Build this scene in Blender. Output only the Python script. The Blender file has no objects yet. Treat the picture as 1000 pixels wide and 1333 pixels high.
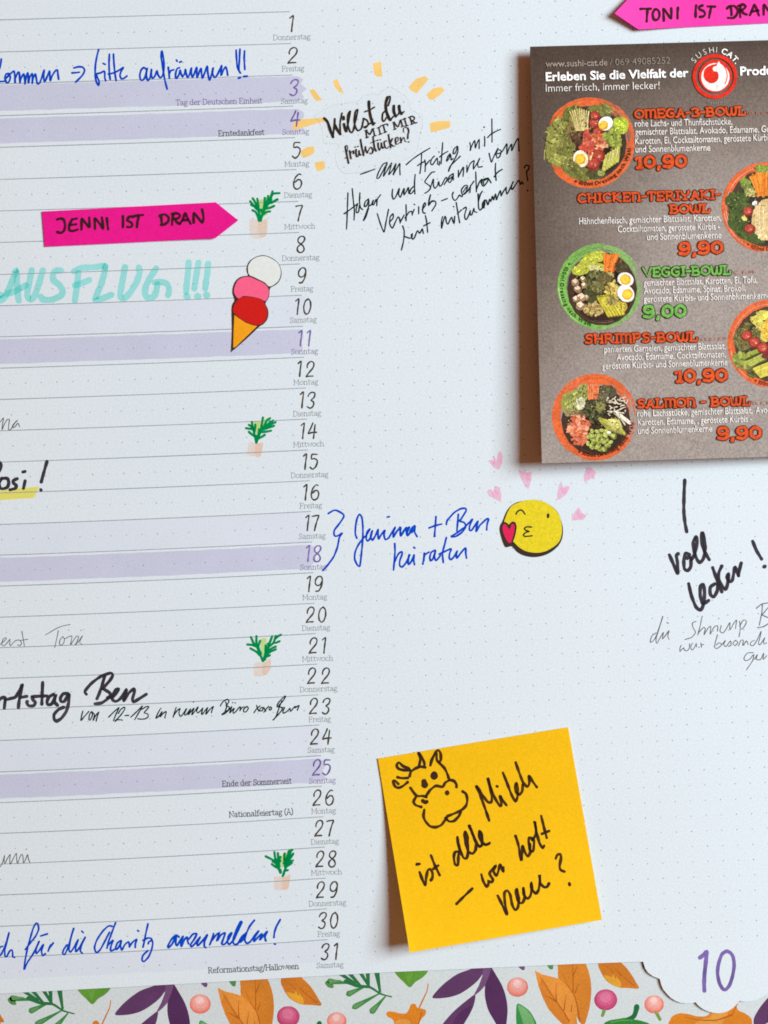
import bpy, bmesh, math, random
from mathutils import Vector, Matrix
from mathutils.geometry import tessellate_polygon
random.seed(7)
S = bpy.context.scene
COL = S.collection
# ------------------------------------------------------------------ camera, light, exposure (1 unit = 10 cm)
F_PX, CX, CY = 1800.0, 500.0, 666.5                    # focal length and centre in photo pixels (1000 x 1333)
R_CAM = Matrix(((0.998866, -0.025738, -0.040064), (-0.040746, -0.026556, -0.998817), (0.024643, 0.999316, -0.027574)))
C_CAM = Vector((0.0243, -4.4709, 0.0099))
cam = bpy.data.cameras.new('camera')
cam_o = bpy.data.objects.new('camera', cam)
COL.objects.link(cam_o)
ax, ay, az = R_CAM[0], -R_CAM[1], -R_CAM[2]
cam_o.matrix_world = Matrix(((ax[0], ay[0], az[0], C_CAM[0]), (ax[1], ay[1], az[1], C_CAM[1]), (ax[2], ay[2], az[2], C_CAM[2]), (0, 0, 0, 1)))
cam.sensor_fit = 'HORIZONTAL'
cam.sensor_width = 36.0
cam.lens = 36.0 * F_PX / 1000.0
cam.clip_start, cam.clip_end = 0.05, 200.0
S.camera = cam_o
W = bpy.data.worlds.new('World')
S.world = W
W.use_nodes = True
bg = W.node_tree.nodes['Background']
bg.inputs['Color'].default_value = (1.0, 0.36, 0.15, 1)  # dim warm room light
bg.inputs['Strength'].default_value = 0.26
def area(name, loc, target, sx, sy, power, color):
    l = bpy.data.lights.new(name, 'AREA')
    l.shape, l.size, l.size_y, l.energy, l.color = 'RECTANGLE', sx, sy, power, color
    o = bpy.data.objects.new(name, l)
    COL.objects.link(o)
    o.location = loc
    o.rotation_euler = (Vector(target) - Vector(loc)).to_track_quat('-Z', 'Y').to_euler()
    return o
area('window_light', (17.5, -14.5, 3.6), (0.3, 0, 0), 11.0, 10.0, 9200, (0.835, 0.955, 1.0))
S.view_settings.view_transform = 'Standard'
S.view_settings.look = 'None'
S.view_settings.exposure = 0.0
S.view_settings.gamma = 1.0
S.cycles.transparent_max_bounces = 24
S.cycles.max_bounces = 6
S.cycles.pixel_filter_type = 'BLACKMAN_HARRIS'
S.cycles.filter_width = 1.75
S.cycles.sample_clamp_indirect = 4.0

# ------------------------------------------------------------------ helpers
def P(x, y, h=0.0):
    """photo pixel -> point on the plane h in front of the page (page front: y = 0)"""
    d = R_CAM.transposed() @ Vector(((x - CX) / F_PX, (y - CY) / F_PX, 1.0))
    t = (-h - C_CAM.y) / d.y
    return C_CAM + d * t
def lin(r, g, b):
    f = lambda c: (c / 255 / 12.92) if c <= 10 else ((c / 255 + 0.055) / 1.055) ** 2.4
    return (f(r), f(g), f(b))
K_EXP = 1.06                                            # how bright a white surface comes out under the light
def alb(r, g, b, k=1.0):
    """base colour of something that shows as this sRGB value in full light"""
    return tuple(min(0.99, max(0.002, c * k / K_EXP)) for c in lin(r, g, b))
def nd(nt, t, **kw):
    n = nt.nodes.new(t)
    for k, v in kw.items():
        setattr(n, k, v)
    return n
def material(name, base, rough=0.7, var=0.06, scale=60.0, spec=0.2, fine=0.05, bump=0.0, dark=None):
    """diffuse paper or ink with two scales of mottling"""
    m = bpy.data.materials.new(name)
    m.use_nodes = True
    nt = m.node_tree
    b = nt.nodes['Principled BSDF']
    b.inputs['Roughness'].default_value = rough
    b.inputs['Specular IOR Level'].default_value = spec
    tc = nd(nt, 'ShaderNodeNewGeometry')
    n1 = nd(nt, 'ShaderNodeTexNoise'); n1.inputs['Scale'].default_value = scale; n1.inputs['Detail'].default_value = 4
    n2 = nd(nt, 'ShaderNodeTexNoise'); n2.inputs['Scale'].default_value = 150.0; n2.inputs['Detail'].default_value = 2
    nt.links.new(tc.outputs['Position'], n1.inputs['Vector'])
    nt.links.new(tc.outputs['Position'], n2.inputs['Vector'])
    def centred(n, amt):
        r = nd(nt, 'ShaderNodeMapRange')
        r.inputs['From Min'].default_value, r.inputs['From Max'].default_value = 0.25, 0.75
        r.inputs['To Min'].default_value, r.inputs['To Max'].default_value = 1 - amt, 1 + amt
        nt.links.new(n.outputs['Fac'], r.inputs['Value'])
        return r
    r1, r2 = centred(n1, var), centred(n2, fine)
    mu = nd(nt, 'ShaderNodeMath', operation='MULTIPLY')
    nt.links.new(r1.outputs[0], mu.inputs[0]); nt.links.new(r2.outputs[0], mu.inputs[1])
    vm = nd(nt, 'ShaderNodeVectorMath', operation='SCALE')
    nt.links.new(mu.outputs[0], vm.inputs['Scale'])
    if base is None:
        at = nd(nt, 'ShaderNodeAttribute', attribute_name='Col')
        nt.links.new(at.outputs['Color'], vm.inputs[0])
    elif dark is not None:
        mx = nd(nt, 'ShaderNodeMix', data_type='RGBA')
        mx.inputs[6].default_value, mx.inputs[7].default_value = (*base, 1), (*dark, 1)
        rr = nd(nt, 'ShaderNodeMapRange')
        rr.inputs['From Min'].default_value, rr.inputs['From Max'].default_value = 0.35, 0.65
        nt.links.new(n1.outputs['Fac'], rr.inputs['Value'])
        nt.links.new(rr.outputs[0], mx.inputs[0]); nt.links.new(mx.outputs[2], vm.inputs[0])
    else:
        vm.inputs[0].default_value = base
    nt.links.new(vm.outputs[0], b.inputs['Base Color'])
    if bump:
        bp = nd(nt, 'ShaderNodeBump'); bp.inputs['Strength'].default_value = bump; bp.inputs['Distance'].default_value = 0.002
        nt.links.new(n2.outputs['Fac'], bp.inputs['Height']); nt.links.new(bp.outputs[0], b.inputs['Normal'])
    return m
def translucent(m, amount, tint):
    """thin paper or film that lets some light through"""
    nt = m.node_tree
    b = nt.nodes['Principled BSDF']
    t = nd(nt, 'ShaderNodeBsdfTranslucent'); t.inputs['Color'].default_value = (*tint, 1)
    mx = nd(nt, 'ShaderNodeMixShader'); mx.inputs[0].default_value = amount
    nt.links.new(b.outputs[0], mx.inputs[1]); nt.links.new(t.outputs[0], mx.inputs[2])
    nt.links.new(mx.outputs[0], nt.nodes['Material Output'].inputs['Surface'])
def ink(name, tint, body, solid=0.35, mott=0.25, scale=9.0):
    """see-through ink: tints what lies under it, with a little pigment of its own"""
    m = bpy.data.materials.new(name)
    m.use_nodes = True
    nt = m.node_tree
    nt.nodes.remove(nt.nodes['Principled BSDF'])
    out = nt.nodes['Material Output']
    geo = nd(nt, 'ShaderNodeNewGeometry')
    n1 = nd(nt, 'ShaderNodeTexNoise'); n1.inputs['Scale'].default_value = scale; n1.inputs['Detail'].default_value = 3
    nt.links.new(geo.outputs['Position'], n1.inputs['Vector'])
    r = nd(nt, 'ShaderNodeMapRange')
    r.inputs['From Min'].default_value, r.inputs['From Max'].default_value = 0.3, 0.7
    r.inputs['To Min'].default_value, r.inputs['To Max'].default_value = max(0, solid - mott), min(1, solid + mott)
    nt.links.new(n1.outputs['Fac'], r.inputs['Value'])
    t = nd(nt, 'ShaderNodeBsdfTransparent'); t.inputs['Color'].default_value = (*tint, 1)
    d = nd(nt, 'ShaderNodeBsdfDiffuse'); d.inputs['Color'].default_value = (*body, 1)
    mx = nd(nt, 'ShaderNodeMixShader')
    nt.links.new(r.outputs[0], mx.inputs[0]); nt.links.new(t.outputs[0], mx.inputs[1]); nt.links.new(d.outputs[0], mx.inputs[2])
    nt.links.new(mx.outputs[0], out.inputs['Surface'])
    return m
class MB:
    """collects faces; build() makes one mesh object"""
    def __init__(self, z=0.001, climb=False):
        self.v, self.f, self.c, self.z, self.col = [], [], [], z, (1, 1, 1)
        self.z_base, self.strokes, self.climb = z, 0, climb
    def face(self, idx):
        self.f.append(idx); self.c.append(self.col)
    def build(self, name, mat, parent=None, label=None, smooth=False):
        if not self.v:
            return None
        me = bpy.data.meshes.new(name)
        c = Vector((0, 0, 0))
        for p in self.v: c += p
        c /= len(self.v)
        me.from_pydata([p - c for p in self.v], [], self.f)
        a = me.color_attributes.new('Col', 'FLOAT_COLOR', 'CORNER')
        k = 0
        for pi, poly in enumerate(me.polygons):
            for _ in poly.loop_indices:
                a.data[k].color = (*self.c[pi], 1); k += 1
            poly.use_smooth = smooth
        if mat: me.materials.append(mat)
        o = bpy.data.objects.new(name, me)
        COL.objects.link(o)
        root = Vector((0, 0, 0))
        q = parent
        while q is not None:
            root += q.location; q = q.parent
        o.location = c - root
        o.parent = parent
        if label: o['label'] = label
        return o
def tag(o, label, cat, group=None):
    o['label'], o['category'] = label, cat
    if group: o['group'] = group
    return o
flat = lambda x, y: 0.0
def smooth_line(pts, step=1.3, tens=0.36):
    if len(pts) < 3:
        if len(pts) == 1: pts = [pts[0], (pts[0][0] + 0.1, pts[0][1])]
    out = []
    n = len(pts)
    for i in range(n - 1):
        p0, p1, p2, p3 = pts[max(i - 1, 0)], pts[i], pts[i + 1], pts[min(i + 2, n - 1)]
        L = math.hypot(p2[0] - p1[0], p2[1] - p1[1])
        k = max(2, int(L / step))
        for s in range(k):
            t = s / k
            h1, h2 = 2*t**3 - 3*t*t + 1, -2*t**3 + 3*t*t
            h3, h4 = t**3 - 2*t*t + t, t**3 - t*t
            out.append(tuple(h1*p1[a] + h2*p2[a] + h3*tens*(p2[a]-p0[a]) + h4*tens*(p3[a]-p1[a]) for a in (0, 1)))
    out.append(pts[-1])
    return out
def ribbon(mb, pts, w, H=flat, curve=True, step=1.3, wob=0.10, taper=(1.0, 1.0), caps=True, zinc=2.5e-6):
    z_start = mb.z
    q = smooth_line(pts, step) if curve else (list(pts) if len(pts) > 1 else [pts[0], (pts[0][0] + 0.1, pts[0][1])])
    n = len(q)
    ph = random.uniform(0, 9)
    L = []
    for i in range(n):
        a, b = q[max(i - 1, 0)], q[min(i + 1, n - 1)]
        dx, dy = b[0] - a[0], b[1] - a[1]
        l = math.hypot(dx, dy) or 1.0
        L.append((-dy / l, dx / l))
    base = len(mb.v)
    for i in range(n):
        t = i / max(1, n - 1)
        hw = w * 0.5 * (taper[0] + (taper[1] - taper[0]) * t) * (1 + wob * math.sin(ph + i * 0.55) * math.sin(ph * 2 + i * 0.17))
        x, y = q[i]
        for s in (-1, 1):
            xx, yy = x + s * hw * L[i][0], y + s * hw * L[i][1]
            mb.v.append(P(xx, yy, H(xx, yy) + mb.z))
        mb.z = z_start + (i % 24) * min(zinc, 2e-6)
        if i: mb.face((base + 2*i - 2, base + 2*i - 1, base + 2*i + 1, base + 2*i))
    if caps:
        for e, sg in ((0, -1), (n - 1, 1)):
            x, y = q[e]
            nx, ny = L[e]
            hw = w * 0.5 * taper[0 if e == 0 else 1]
            ids = [base + 2*e, base + 2*e + 1]
            arc = []
            m = 5
            for k in range(1, m):
                a = math.pi * k / m
                xx = x + hw * (math.cos(a) * nx + sg * math.sin(a) * ny)
                yy = y + hw * (math.cos(a) * ny - sg * math.sin(a) * nx)
                arc.append(len(mb.v)); mb.v.append(P(xx, yy, H(xx, yy) + mb.z))
            mb.face([ids[1]] + arc + [ids[0]])
    mb.strokes += 1
    mb.z = mb.z_base + (mb.strokes % 30) * 4e-6 if not mb.climb else z_start + 2e-6
def parse(s):
    return [[tuple(float(c) for c in p.split(',')) for p in st.split()] for st in s.split(';') if st.strip()]
def scribe(mb, data, H=flat, **kw):
    for ox, oy, k, w, s in data:
        for st in parse(s):
            ribbon(mb, [(ox + x / k, oy + y / k) for x, y in st], w, H, **kw)
def write_words(data, H, z, mat, parent, label=None, gap=4.0, name='handwritten_word', **kw):
    """handwriting, one part for each word or group of touching strokes"""
    L = []
    for ox, oy, k, w, s in data:
        for st in parse(s):
            pts = [(ox + x / k, oy + y / k) for x, y in st]
            L.append((w, pts, (min(p[0] for p in pts) - gap, min(p[1] for p in pts) - gap, max(p[0] for p in pts) + gap, max(p[1] for p in pts) + gap)))
    g = list(range(len(L)))
    def root(i):
        while g[i] != i: i = g[i]
        return i
    for i in range(len(L)):
        for j in range(i):
            a, b = L[i][2], L[j][2]
            if a[0] < b[2] - gap and b[0] < a[2] - gap and a[1] < b[3] - gap and b[1] < a[3] - gap:
                g[root(i)] = root(j)
    groups = {}
    for i in range(len(L)): groups.setdefault(root(i), []).append(i)
    for ids in groups.values():
        mb = MB(z)
        for i in ids: ribbon(mb, L[i][1], L[i][0], H, **kw)
        mb.build(name, mat, parent, label)
def poly(mb, pts, H=flat, zinc=3e-6):
    vs = [Vector((x, y, 0)) for x, y in pts]
    base = len(mb.v)
    for x, y in pts: mb.v.append(P(x, y, H(x, y) + mb.z))
    for t in tessellate_polygon([vs]): mb.face(tuple(base + i for i in t))
    mb.z += zinc
def closed(pts, step=2.0):
    """rounded closed outline through the points"""
    n = len(pts)
    ext = [pts[(i - 2) % n] for i in range(n + 5)]
    s = smooth_line(ext, step, 0.5)
    k0 = 0
    acc = []
    cnt = [max(2, int(math.hypot(ext[i+1][0]-ext[i][0], ext[i+1][1]-ext[i][1]) / step)) for i in range(len(ext) - 1)]
    st = cnt[0] + cnt[1]
    en = st + sum(cnt[2:2 + n])
    return s[st:en]
def crop(o, s):
    ox, oy, k = o
    return [(ox + float(p.split(',')[0]) / k, oy + float(p.split(',')[1]) / k) for p in s.split()]
def ell(cx, cy, rx, ry=None, rot=0, n=28, jit=0.0, rnd=random):
    ry = ry or rx
    out = []
    for i in range(n):
        a = 2 * math.pi * i / n
        j = 1 + rnd.uniform(-jit, jit)
        x, y = rx * j * math.cos(a), ry * j * math.sin(a)
        out.append((cx + x*math.cos(rot) - y*math.sin(rot), cy + x*math.sin(rot) + y*math.cos(rot)))
    return out
def sheet(name, outline, H, mat, thick=0.002, parent=None, grid=None):
    """a sheet of paper with real thickness. outline in photo pixels; H gives its height off the page.
    grid=(corners, nu, nv) makes a finely divided quad instead"""
    mb = MB(0)
    if grid:
        c, nu, nv = grid
        idx = {}
        for side in (0, 1):
            for a in range(nu + 1):
                for b in range(nv + 1):
                    u, v = a / nu, b / nv
                    x = (c[0][0]*(1-u) + c[1][0]*u)*(1-v) + (c[3][0]*(1-u) + c[2][0]*u)*v
                    y = (c[0][1]*(1-u) + c[1][1]*u)*(1-v) + (c[3][1]*(1-u) + c[2][1]*u)*v
                    p = P(x, y, H(x, y))
                    if side: p = p + Vector((0, thick, 0))
                    idx[side, a, b] = len(mb.v); mb.v.append(p)
        for a in range(nu):
            for b in range(nv):
                mb.face((idx[0,a,b], idx[0,a,b+1], idx[0,a+1,b+1], idx[0,a+1,b]))
                mb.face((idx[1,a,b], idx[1,a+1,b], idx[1,a+1,b+1], idx[1,a,b+1]))
        rim = [(a, 0) for a in range(nu)] + [(nu, b) for b in range(nv)] + [(a, nv) for a in range(nu, 0, -1)] + [(0, b) for b in range(nv, 0, -1)]
        for k in range(len(rim)):
            p, q = rim[k], rim[(k + 1) % len(rim)]
            mb.face((idx[0,p[0],p[1]], idx[0,q[0],q[1]], idx[1,q[0],q[1]], idx[1,p[0],p[1]]))
    else:
        n = len(outline)
        for x, y in outline: mb.v.append(P(x, y, H(x, y)))
        for x, y in outline: mb.v.append(P(x, y, H(x, y)) + Vector((0, thick, 0)))
        for t in tessellate_polygon([[Vector((x, y, 0)) for x, y in outline]]):
            mb.face(tuple(t)); mb.face(tuple(n + i for i in reversed(t)))
        for i in range(n):
            j = (i + 1) % n
            mb.face((i, j, n + j, n + i))
    o = mb.build(name, mat, parent, smooth=False)
    bm = bmesh.new(); bm.from_mesh(o.data); bmesh.ops.recalc_face_normals(bm, faces=bm.faces); bm.to_mesh(o.data); bm.free()
    return o
# handwriting: (x offset, y offset, magnification, pen width in px, strokes)
KOMMEN = [(0, 58, 8, 2.6, '-6,250 4,215 14,150; -8,385 30,383 55,378; 92,300 65,305 52,345 68,395 92,390 108,345 98,305 88,310; 70,345 95,315 130,285 148,275 155,330 158,402 160,350 190,285 203,300 208,400 215,360 245,305 255,330 260,408;\n 262,400 268,360 288,290 296,340 296,400 310,340 335,300 340,350 335,405 345,350 368,305 378,350 390,408 415,395 440,330 462,262 455,320 462,385 480,360 505,300 518,272 520,330 524,375 540,330 575,275 598,262 604,310 612,360;\n 770,242 820,230 862,235 882,265 865,310 830,350 788,390; 750,294 785,292 826,287'), (110, 58, 8, 2.6, '148,50 128,130 114,220 112,320 125,390 148,424 152,380 135,340 125,305 165,295 205,275 212,300 212,345 222,376; 196,196 216,204; 260,100 256,200 260,300 268,362; 302,98 308,200 318,300 330,374;\n 250,306 300,295 345,275 385,250 408,236 385,270 370,320 385,355 415,348 443,326;\n 648,262 620,238 592,262 577,315 585,365 608,370 635,330 650,260 655,240 645,320 660,374 685,340 700,250 695,300 708,352 735,325 755,270 765,310 790,345 815,320 828,250 825,150 806,65 800,130 815,230 830,330 850,420 862,462'), (215, 58, 8, 2.6, '33,235 40,290 45,350; 45,300 60,270 90,262; 150,240 125,250 110,300 110,345 122,350 145,310 156,262 165,300 182,335; 118,160 126,172; 152,182 170,176;\n 182,335 205,300 212,255 220,300 235,342 255,310 275,240 272,290 285,342 305,300 330,235 330,290 332,345 350,300 375,245 380,300 388,350 410,300 440,222 445,290 462,370 485,310 502,238 495,300 515,342 540,320 570,260 590,215 585,270 584,320 600,280 630,230 645,270 652,318;\n 740,58 745,150 755,240 785,296; 780,46 775,150 768,265; 828,65 824,150 831,258; 764,350 786,341; 818,332 856,328')]
JENNI = [(50, 260, 8, 3.6, '195,205 230,195 262,205 278,260 268,320 235,345 195,335; 400,195 350,205; 348,208 325,260 320,315 360,325 408,310; 330,262 392,255; 448,308 450,260 452,195 490,240 530,285 530,185; 590,300 588,250 590,195 640,250 675,300 662,185; 712,190 726,305; 880,170 882,230 880,285; 988,172 945,178 925,215 965,235 980,262 960,285 925,282'), (170, 260, 8, 3.6, '15,180 70,162 128,158; 85,175 72,230 66,285; 315,160 322,210 325,255; 302,168 350,150 395,180 392,225 355,255 318,262; 445,150 435,210 432,258; 430,150 480,140 515,160 500,190 450,200; 462,205 490,240 515,250; 515,250 545,200 572,140 595,195 625,248; 540,215 598,208; 658,240 656,190 658,135 705,190 748,235 760,180 745,100')]
TONI = [(790, 0, 8, 3.5, '350,92 400,90 460,90; 425,95 420,160 416,222; 500,98 478,140 490,200 525,205 548,170 545,120 520,95 500,98; 595,215 592,150 590,90 630,140 672,190 672,85; 742,78 738,130 738,190'), (875, 0, 8, 3.5, '252,55 246,110 246,175; 320,55 282,70 288,95 330,115 345,145 325,170 290,175; 372,65 450,68; 408,70 396,130 386,182; 610,65 618,110 620,155; 572,88 600,62 650,62 685,100 675,150 640,185 585,185; 712,60 708,120 712,175; 690,60 740,45 768,65 750,90 712,110; 722,110 750,140 778,150; 812,155 840,90 858,45 880,90 905,158; 828,120 900,108; 955,150 955,90 960,45 1000,100 1040,150 1050,50')]
AUSFLUG = [(0, 330, 8, 8.4, '-30,440 10,430 14,440; 10,490 60,440 110,330 155,210 168,175 176,230 180,340 188,440 195,490; 70,420 140,400 210,365 270,330; 330,175 305,300 285,400 288,450 320,480 360,440 400,330 430,230 446,175; 635,178 580,178 550,220 560,280 620,330 655,390 630,440 540,480 450,480 425,450'), (0, 330, 8, 8.2, '770,185 850,150 920,145 1000,140 1080,128 1095,150; 815,200 805,320 790,420 780,490; 780,330 850,310 930,275'), (90, 330, 8, 8.4, '375,130 365,210 330,330 300,400 275,480 340,470 440,430; 582,140 560,260 535,400 535,450 570,470 640,400 700,300 735,200 726,145; 908,155 850,240 800,340 790,420 820,460 880,450 905,400 920,320'), (170, 330, 8, 8.0, '250,300 320,295 370,310 398,350 400,400 390,435'), (170, 330, 8, 8.2, '605,90 598,200 585,320 580,400; 708,95 690,200 670,320 665,365; 808,105 800,200 785,300 778,365'), (170, 330, 8, 9.0, '582,445 594,452; 695,443 706,447; 788,430 796,437')]
WILLST = [
 (410, 80, 8, 3.3, '100,590 135,630 165,720 192,785; 210,660 235,710 268,755; 300,575 302,600; 305,650 315,690 330,725; 565,415 568,480 580,560 600,630 612,655; 760,370 740,440 748,520 775,590 790,608; 825,460 825,520 845,570; 880,460 885,510 905,545'),
 (410, 80, 8, 1.9, '192,785 200,700 210,590 210,660; 268,755 265,640 285,535; 330,725 350,640 372,515 345,560 345,650 365,720 390,740 415,690; 400,720 430,600 450,500 425,520 412,620 430,690 455,720 490,690 510,600 500,640; 505,590 545,610 560,650 530,690 512,680 540,670; 522,522 580,500 622,474; 560,655 590,640 630,640; 740,510 710,540 705,600 720,625 750,580; 760,370 785,360 785,400 765,460; 790,608 820,570; 845,570 875,545 885,510; 905,545 930,520'),
 (410, 80, 8, 1.5, '545,795 535,715 575,760 605,700 625,770; 535,790 560,785; 610,778 640,770; 525,718 545,712; 598,702 618,697; 668,685 685,755; 655,690 682,680; 672,760 700,750; 715,660 735,735; 685,680 692,668 755,648 762,665; 722,740 750,730; 835,700 825,630 868,680 895,610 915,675; 825,708 848,700; 905,680 930,670; 815,635 830,628; 890,612 905,606; 935,592 958,668; 922,600 948,590; 945,672 972,664'),
 (490, 80, 8, 1.5, '352,575 375,650; 340,582 370,568 398,580 398,602 370,612; 378,612 410,640 425,635; 362,655 388,646'),
 (445, 165, 19.04, 1.95, '95,480 100,540 120,640 145,760 175,900; 200,590 215,690 235,785; 293,595 298,660; 360,560 358,650 375,735; 435,590 440,650 465,700; 470,310 490,430 515,560 550,710; 592,490 600,570 640,645; 745,515 782,575 765,645; 782,250 800,400 820,520 860,600'),
 (445, 165, 19.04, 1.0, '95,480 120,455 150,480 150,560 120,660; 90,780 150,730; 215,690 250,610 290,590; 375,735 410,740 430,640; 465,700 500,690; 550,710 560,620 590,520; 640,645 680,560 710,500 745,510; 765,645 740,670 710,665 700,640; 720,400 800,360 905,335'),
 (445, 165, 19.04, 1.8, '338,500 343,498; 403,486 408,484'),
 (485, 160, 15.87, 1.8, '120,410 125,500 150,560; 188,410 195,480 225,520; 250,380 248,440 275,510; 335,240 355,370 382,510; 485,310 478,360 490,430; 582,300 590,350 598,405; 730,100 755,160 738,240 735,320; 750,388 756,390; 163,344 167,343; 108,356 112,354; 380,430 420,470'),
 (485, 160, 15.87, 1.0, '150,560 175,520 190,420; 225,520 240,490; 250,380 285,360 300,380; 275,510 310,525 345,480; 365,430 400,380 425,310 395,340 370,400; 420,470 440,485 470,465; 480,400 530,370 535,300 505,290 485,310; 490,430 520,440 570,400; 598,405 620,330 650,290 665,320 680,380 705,380; 650,190 645,120 680,85 730,100')]
FREITAG = [
 (440, 180, 8, 1.75, '235,374 310,348 385,320; 512,250 470,270 425,350 405,415 430,410 470,340 515,252 490,330 475,395 510,340 560,255 545,320 530,378 570,330 605,262 590,330 575,382 610,320 645,262 645,320 648,380; 712,274 780,215 860,160 957,102; 872,165 868,260 855,365; 830,285 865,260 905,240'),
 (500, 160, 8, 1.75, '425,385 432,430 428,505; 428,450 450,420 480,385; 525,345 500,370 485,420 505,435 530,400 555,365 560,430; 572,300 574,304; 612,205 605,300 595,425; 575,440 580,400; 580,355 615,325 665,295; 690,320 665,350 650,400 670,380 695,330 700,385 720,370; 765,240 730,270 720,320 745,310 768,245 770,300 740,370 700,440 672,505 690,450 740,400 795,345'),
 (580, 150, 8, 1.75, '255,285 262,330 258,370 270,330 305,262 310,320 312,340 330,290 352,250 352,300 352,345; 408,220 410,270 408,322; 400,120 406,126; 484,38 485,150 486,278; 440,232 470,200 520,170 575,146'),
 (440, 180, 8, 1.85, '105,568 100,700 95,850 90,940; 150,525 160,640 172,750 168,850; 65,785 130,740 205,680; 205,685 190,740 195,775 215,765 225,700; 230,568 225,650 235,720 258,742; 320,630 285,660 275,710 300,700 322,640 320,710 295,780 265,858 290,820 320,730; 320,705 350,690 370,640 360,690 375,690 395,640 408,640 405,700; 400,660 420,620 445,588'),
 (440, 180, 8, 1.9, '570,530 565,590 578,635 605,605 640,520 632,580 650,615 665,580 690,520 688,590 710,560 735,510 738,570; 790,500 760,530 745,575 765,575 795,540; 805,378 798,470 802,578'),
 (545, 170, 9.52, 1.75, '200,510 160,520 90,610 80,640 135,680 150,710 120,750 80,775; 150,700 185,600 185,680 205,715 235,680 250,630 262,690 290,670 330,590 350,578 352,615 318,668; 430,530 380,570 370,630 395,640 430,560 430,530 432,612; 385,600 415,570; 495,490 495,575; 500,560 555,450 560,470 552,565; 600,430 600,515; 605,500 640,410 690,370 680,430 682,475; 685,470 730,400 760,340 735,400 740,450 790,445'),
 (580, 150, 8, 1.75, '455,395 465,440 480,488 500,440 550,340 530,400 540,445 565,430 582,370 560,360; 545,400 590,380 640,295 640,350 640,405 660,350 690,300 690,370 720,300 758,238 762,300 766,372'),
 (440, 180, 8, 1.85, '412,788 440,880 480,975 500,880 528,740; 540,870 575,830 575,785 545,820 540,890 568,935 595,880 625,820 640,830 650,880; 650,870 690,800; 710,692 712,780 710,858; 700,830 740,770 770,760 775,798; 775,790 795,740; 842,712 842,785; 795,686 800,690; 880,740 915,690 905,670 885,710 885,770 910,780; 965,588 950,640 945,700 975,660 1000,655'),
 (500, 160, 8, 1.75, '485,750 470,820 470,850 500,810 535,815 540,850 500,915; 600,810 660,787'),
 (540, 230, 9.52, 1.8, '480,190 465,220 475,270 500,295 530,265 555,225 570,240 590,245; 590,230 640,180 655,110 620,110 580,160 585,210 620,215 660,170; 600,190 640,130; 660,180 690,120 735,55; 692,110 685,195; 757,-60 762,80 765,185'),
 (620, 200, 13.6, 1.9, '5,640 55,510 100,450 90,520; 210,430 120,460 100,540 130,575 190,510 220,440 140,480 130,540; 220,440 240,470 265,515; 345,170 340,300 355,470; 320,410 380,330 462,275'),
 (440, 180, 8, 1.85, '675,912 690,960 690,1020 680,1090 662,1162; 690,1020 750,1040 775,1020 775,990 765,1010 778,1052 800,1030 830,960 850,990 870,960 880,940 890,990; 912,805 925,870 935,978; 895,910 960,878'),
 (540, 230, 9.52, 1.85, '345,495 332,560 335,640 350,570 375,490 386,510 392,560 412,590 440,530 460,500 470,540 485,575; 497,490 490,575; 482,368 486,373; 515,320 535,440 558,570; 530,460 580,410; 600,400 635,375 640,400 620,470 625,520 640,530 665,490 690,420; 690,420 690,470 710,470 735,390 740,430 770,440'),
 (620, 200, 13.6, 1.9, '35,710 40,850 45,960 70,1000 110,960; 40,850 75,720 110,665; 150,820 115,880 115,960 140,950 155,870 150,820; 130,930 140,860; 155,830 180,820 200,895 215,900 240,800 260,850 290,750 310,820 345,710 360,820 370,790 430,650 440,750 470,690 535,590 530,640 545,715 590,640 660,485 630,560 625,620 645,630 690,560 750,470 770,500 780,550 810,500 830,535'),
 (580, 150, 8, 1.9, '820,545 840,520 870,525 868,555 845,590 850,640 858,680; 852,780 858,788')]
NAPENCIL = [(0,530,8,1.3,"""-15,170 5,150 38,112 28,170 22,235 45,180 75,130 100,132 92,180 90,235 115,230 140,180 185,135 165,150 135,200 140,215 165,195 188,165 205,205""")]
ROSI = [(0,530,8,4.4,"""-30,575 0,580 12,610 5,645 -20,680; 20,740 -10,790 0,840 30,850 75,835 92,790 80,745 45,740 20,745; 180,745 140,765 140,790 170,815 160,845 105,860; 240,675 260,670; 262,768 245,845; 490,565 460,670 430,780; 425,860 428,865""")]
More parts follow.
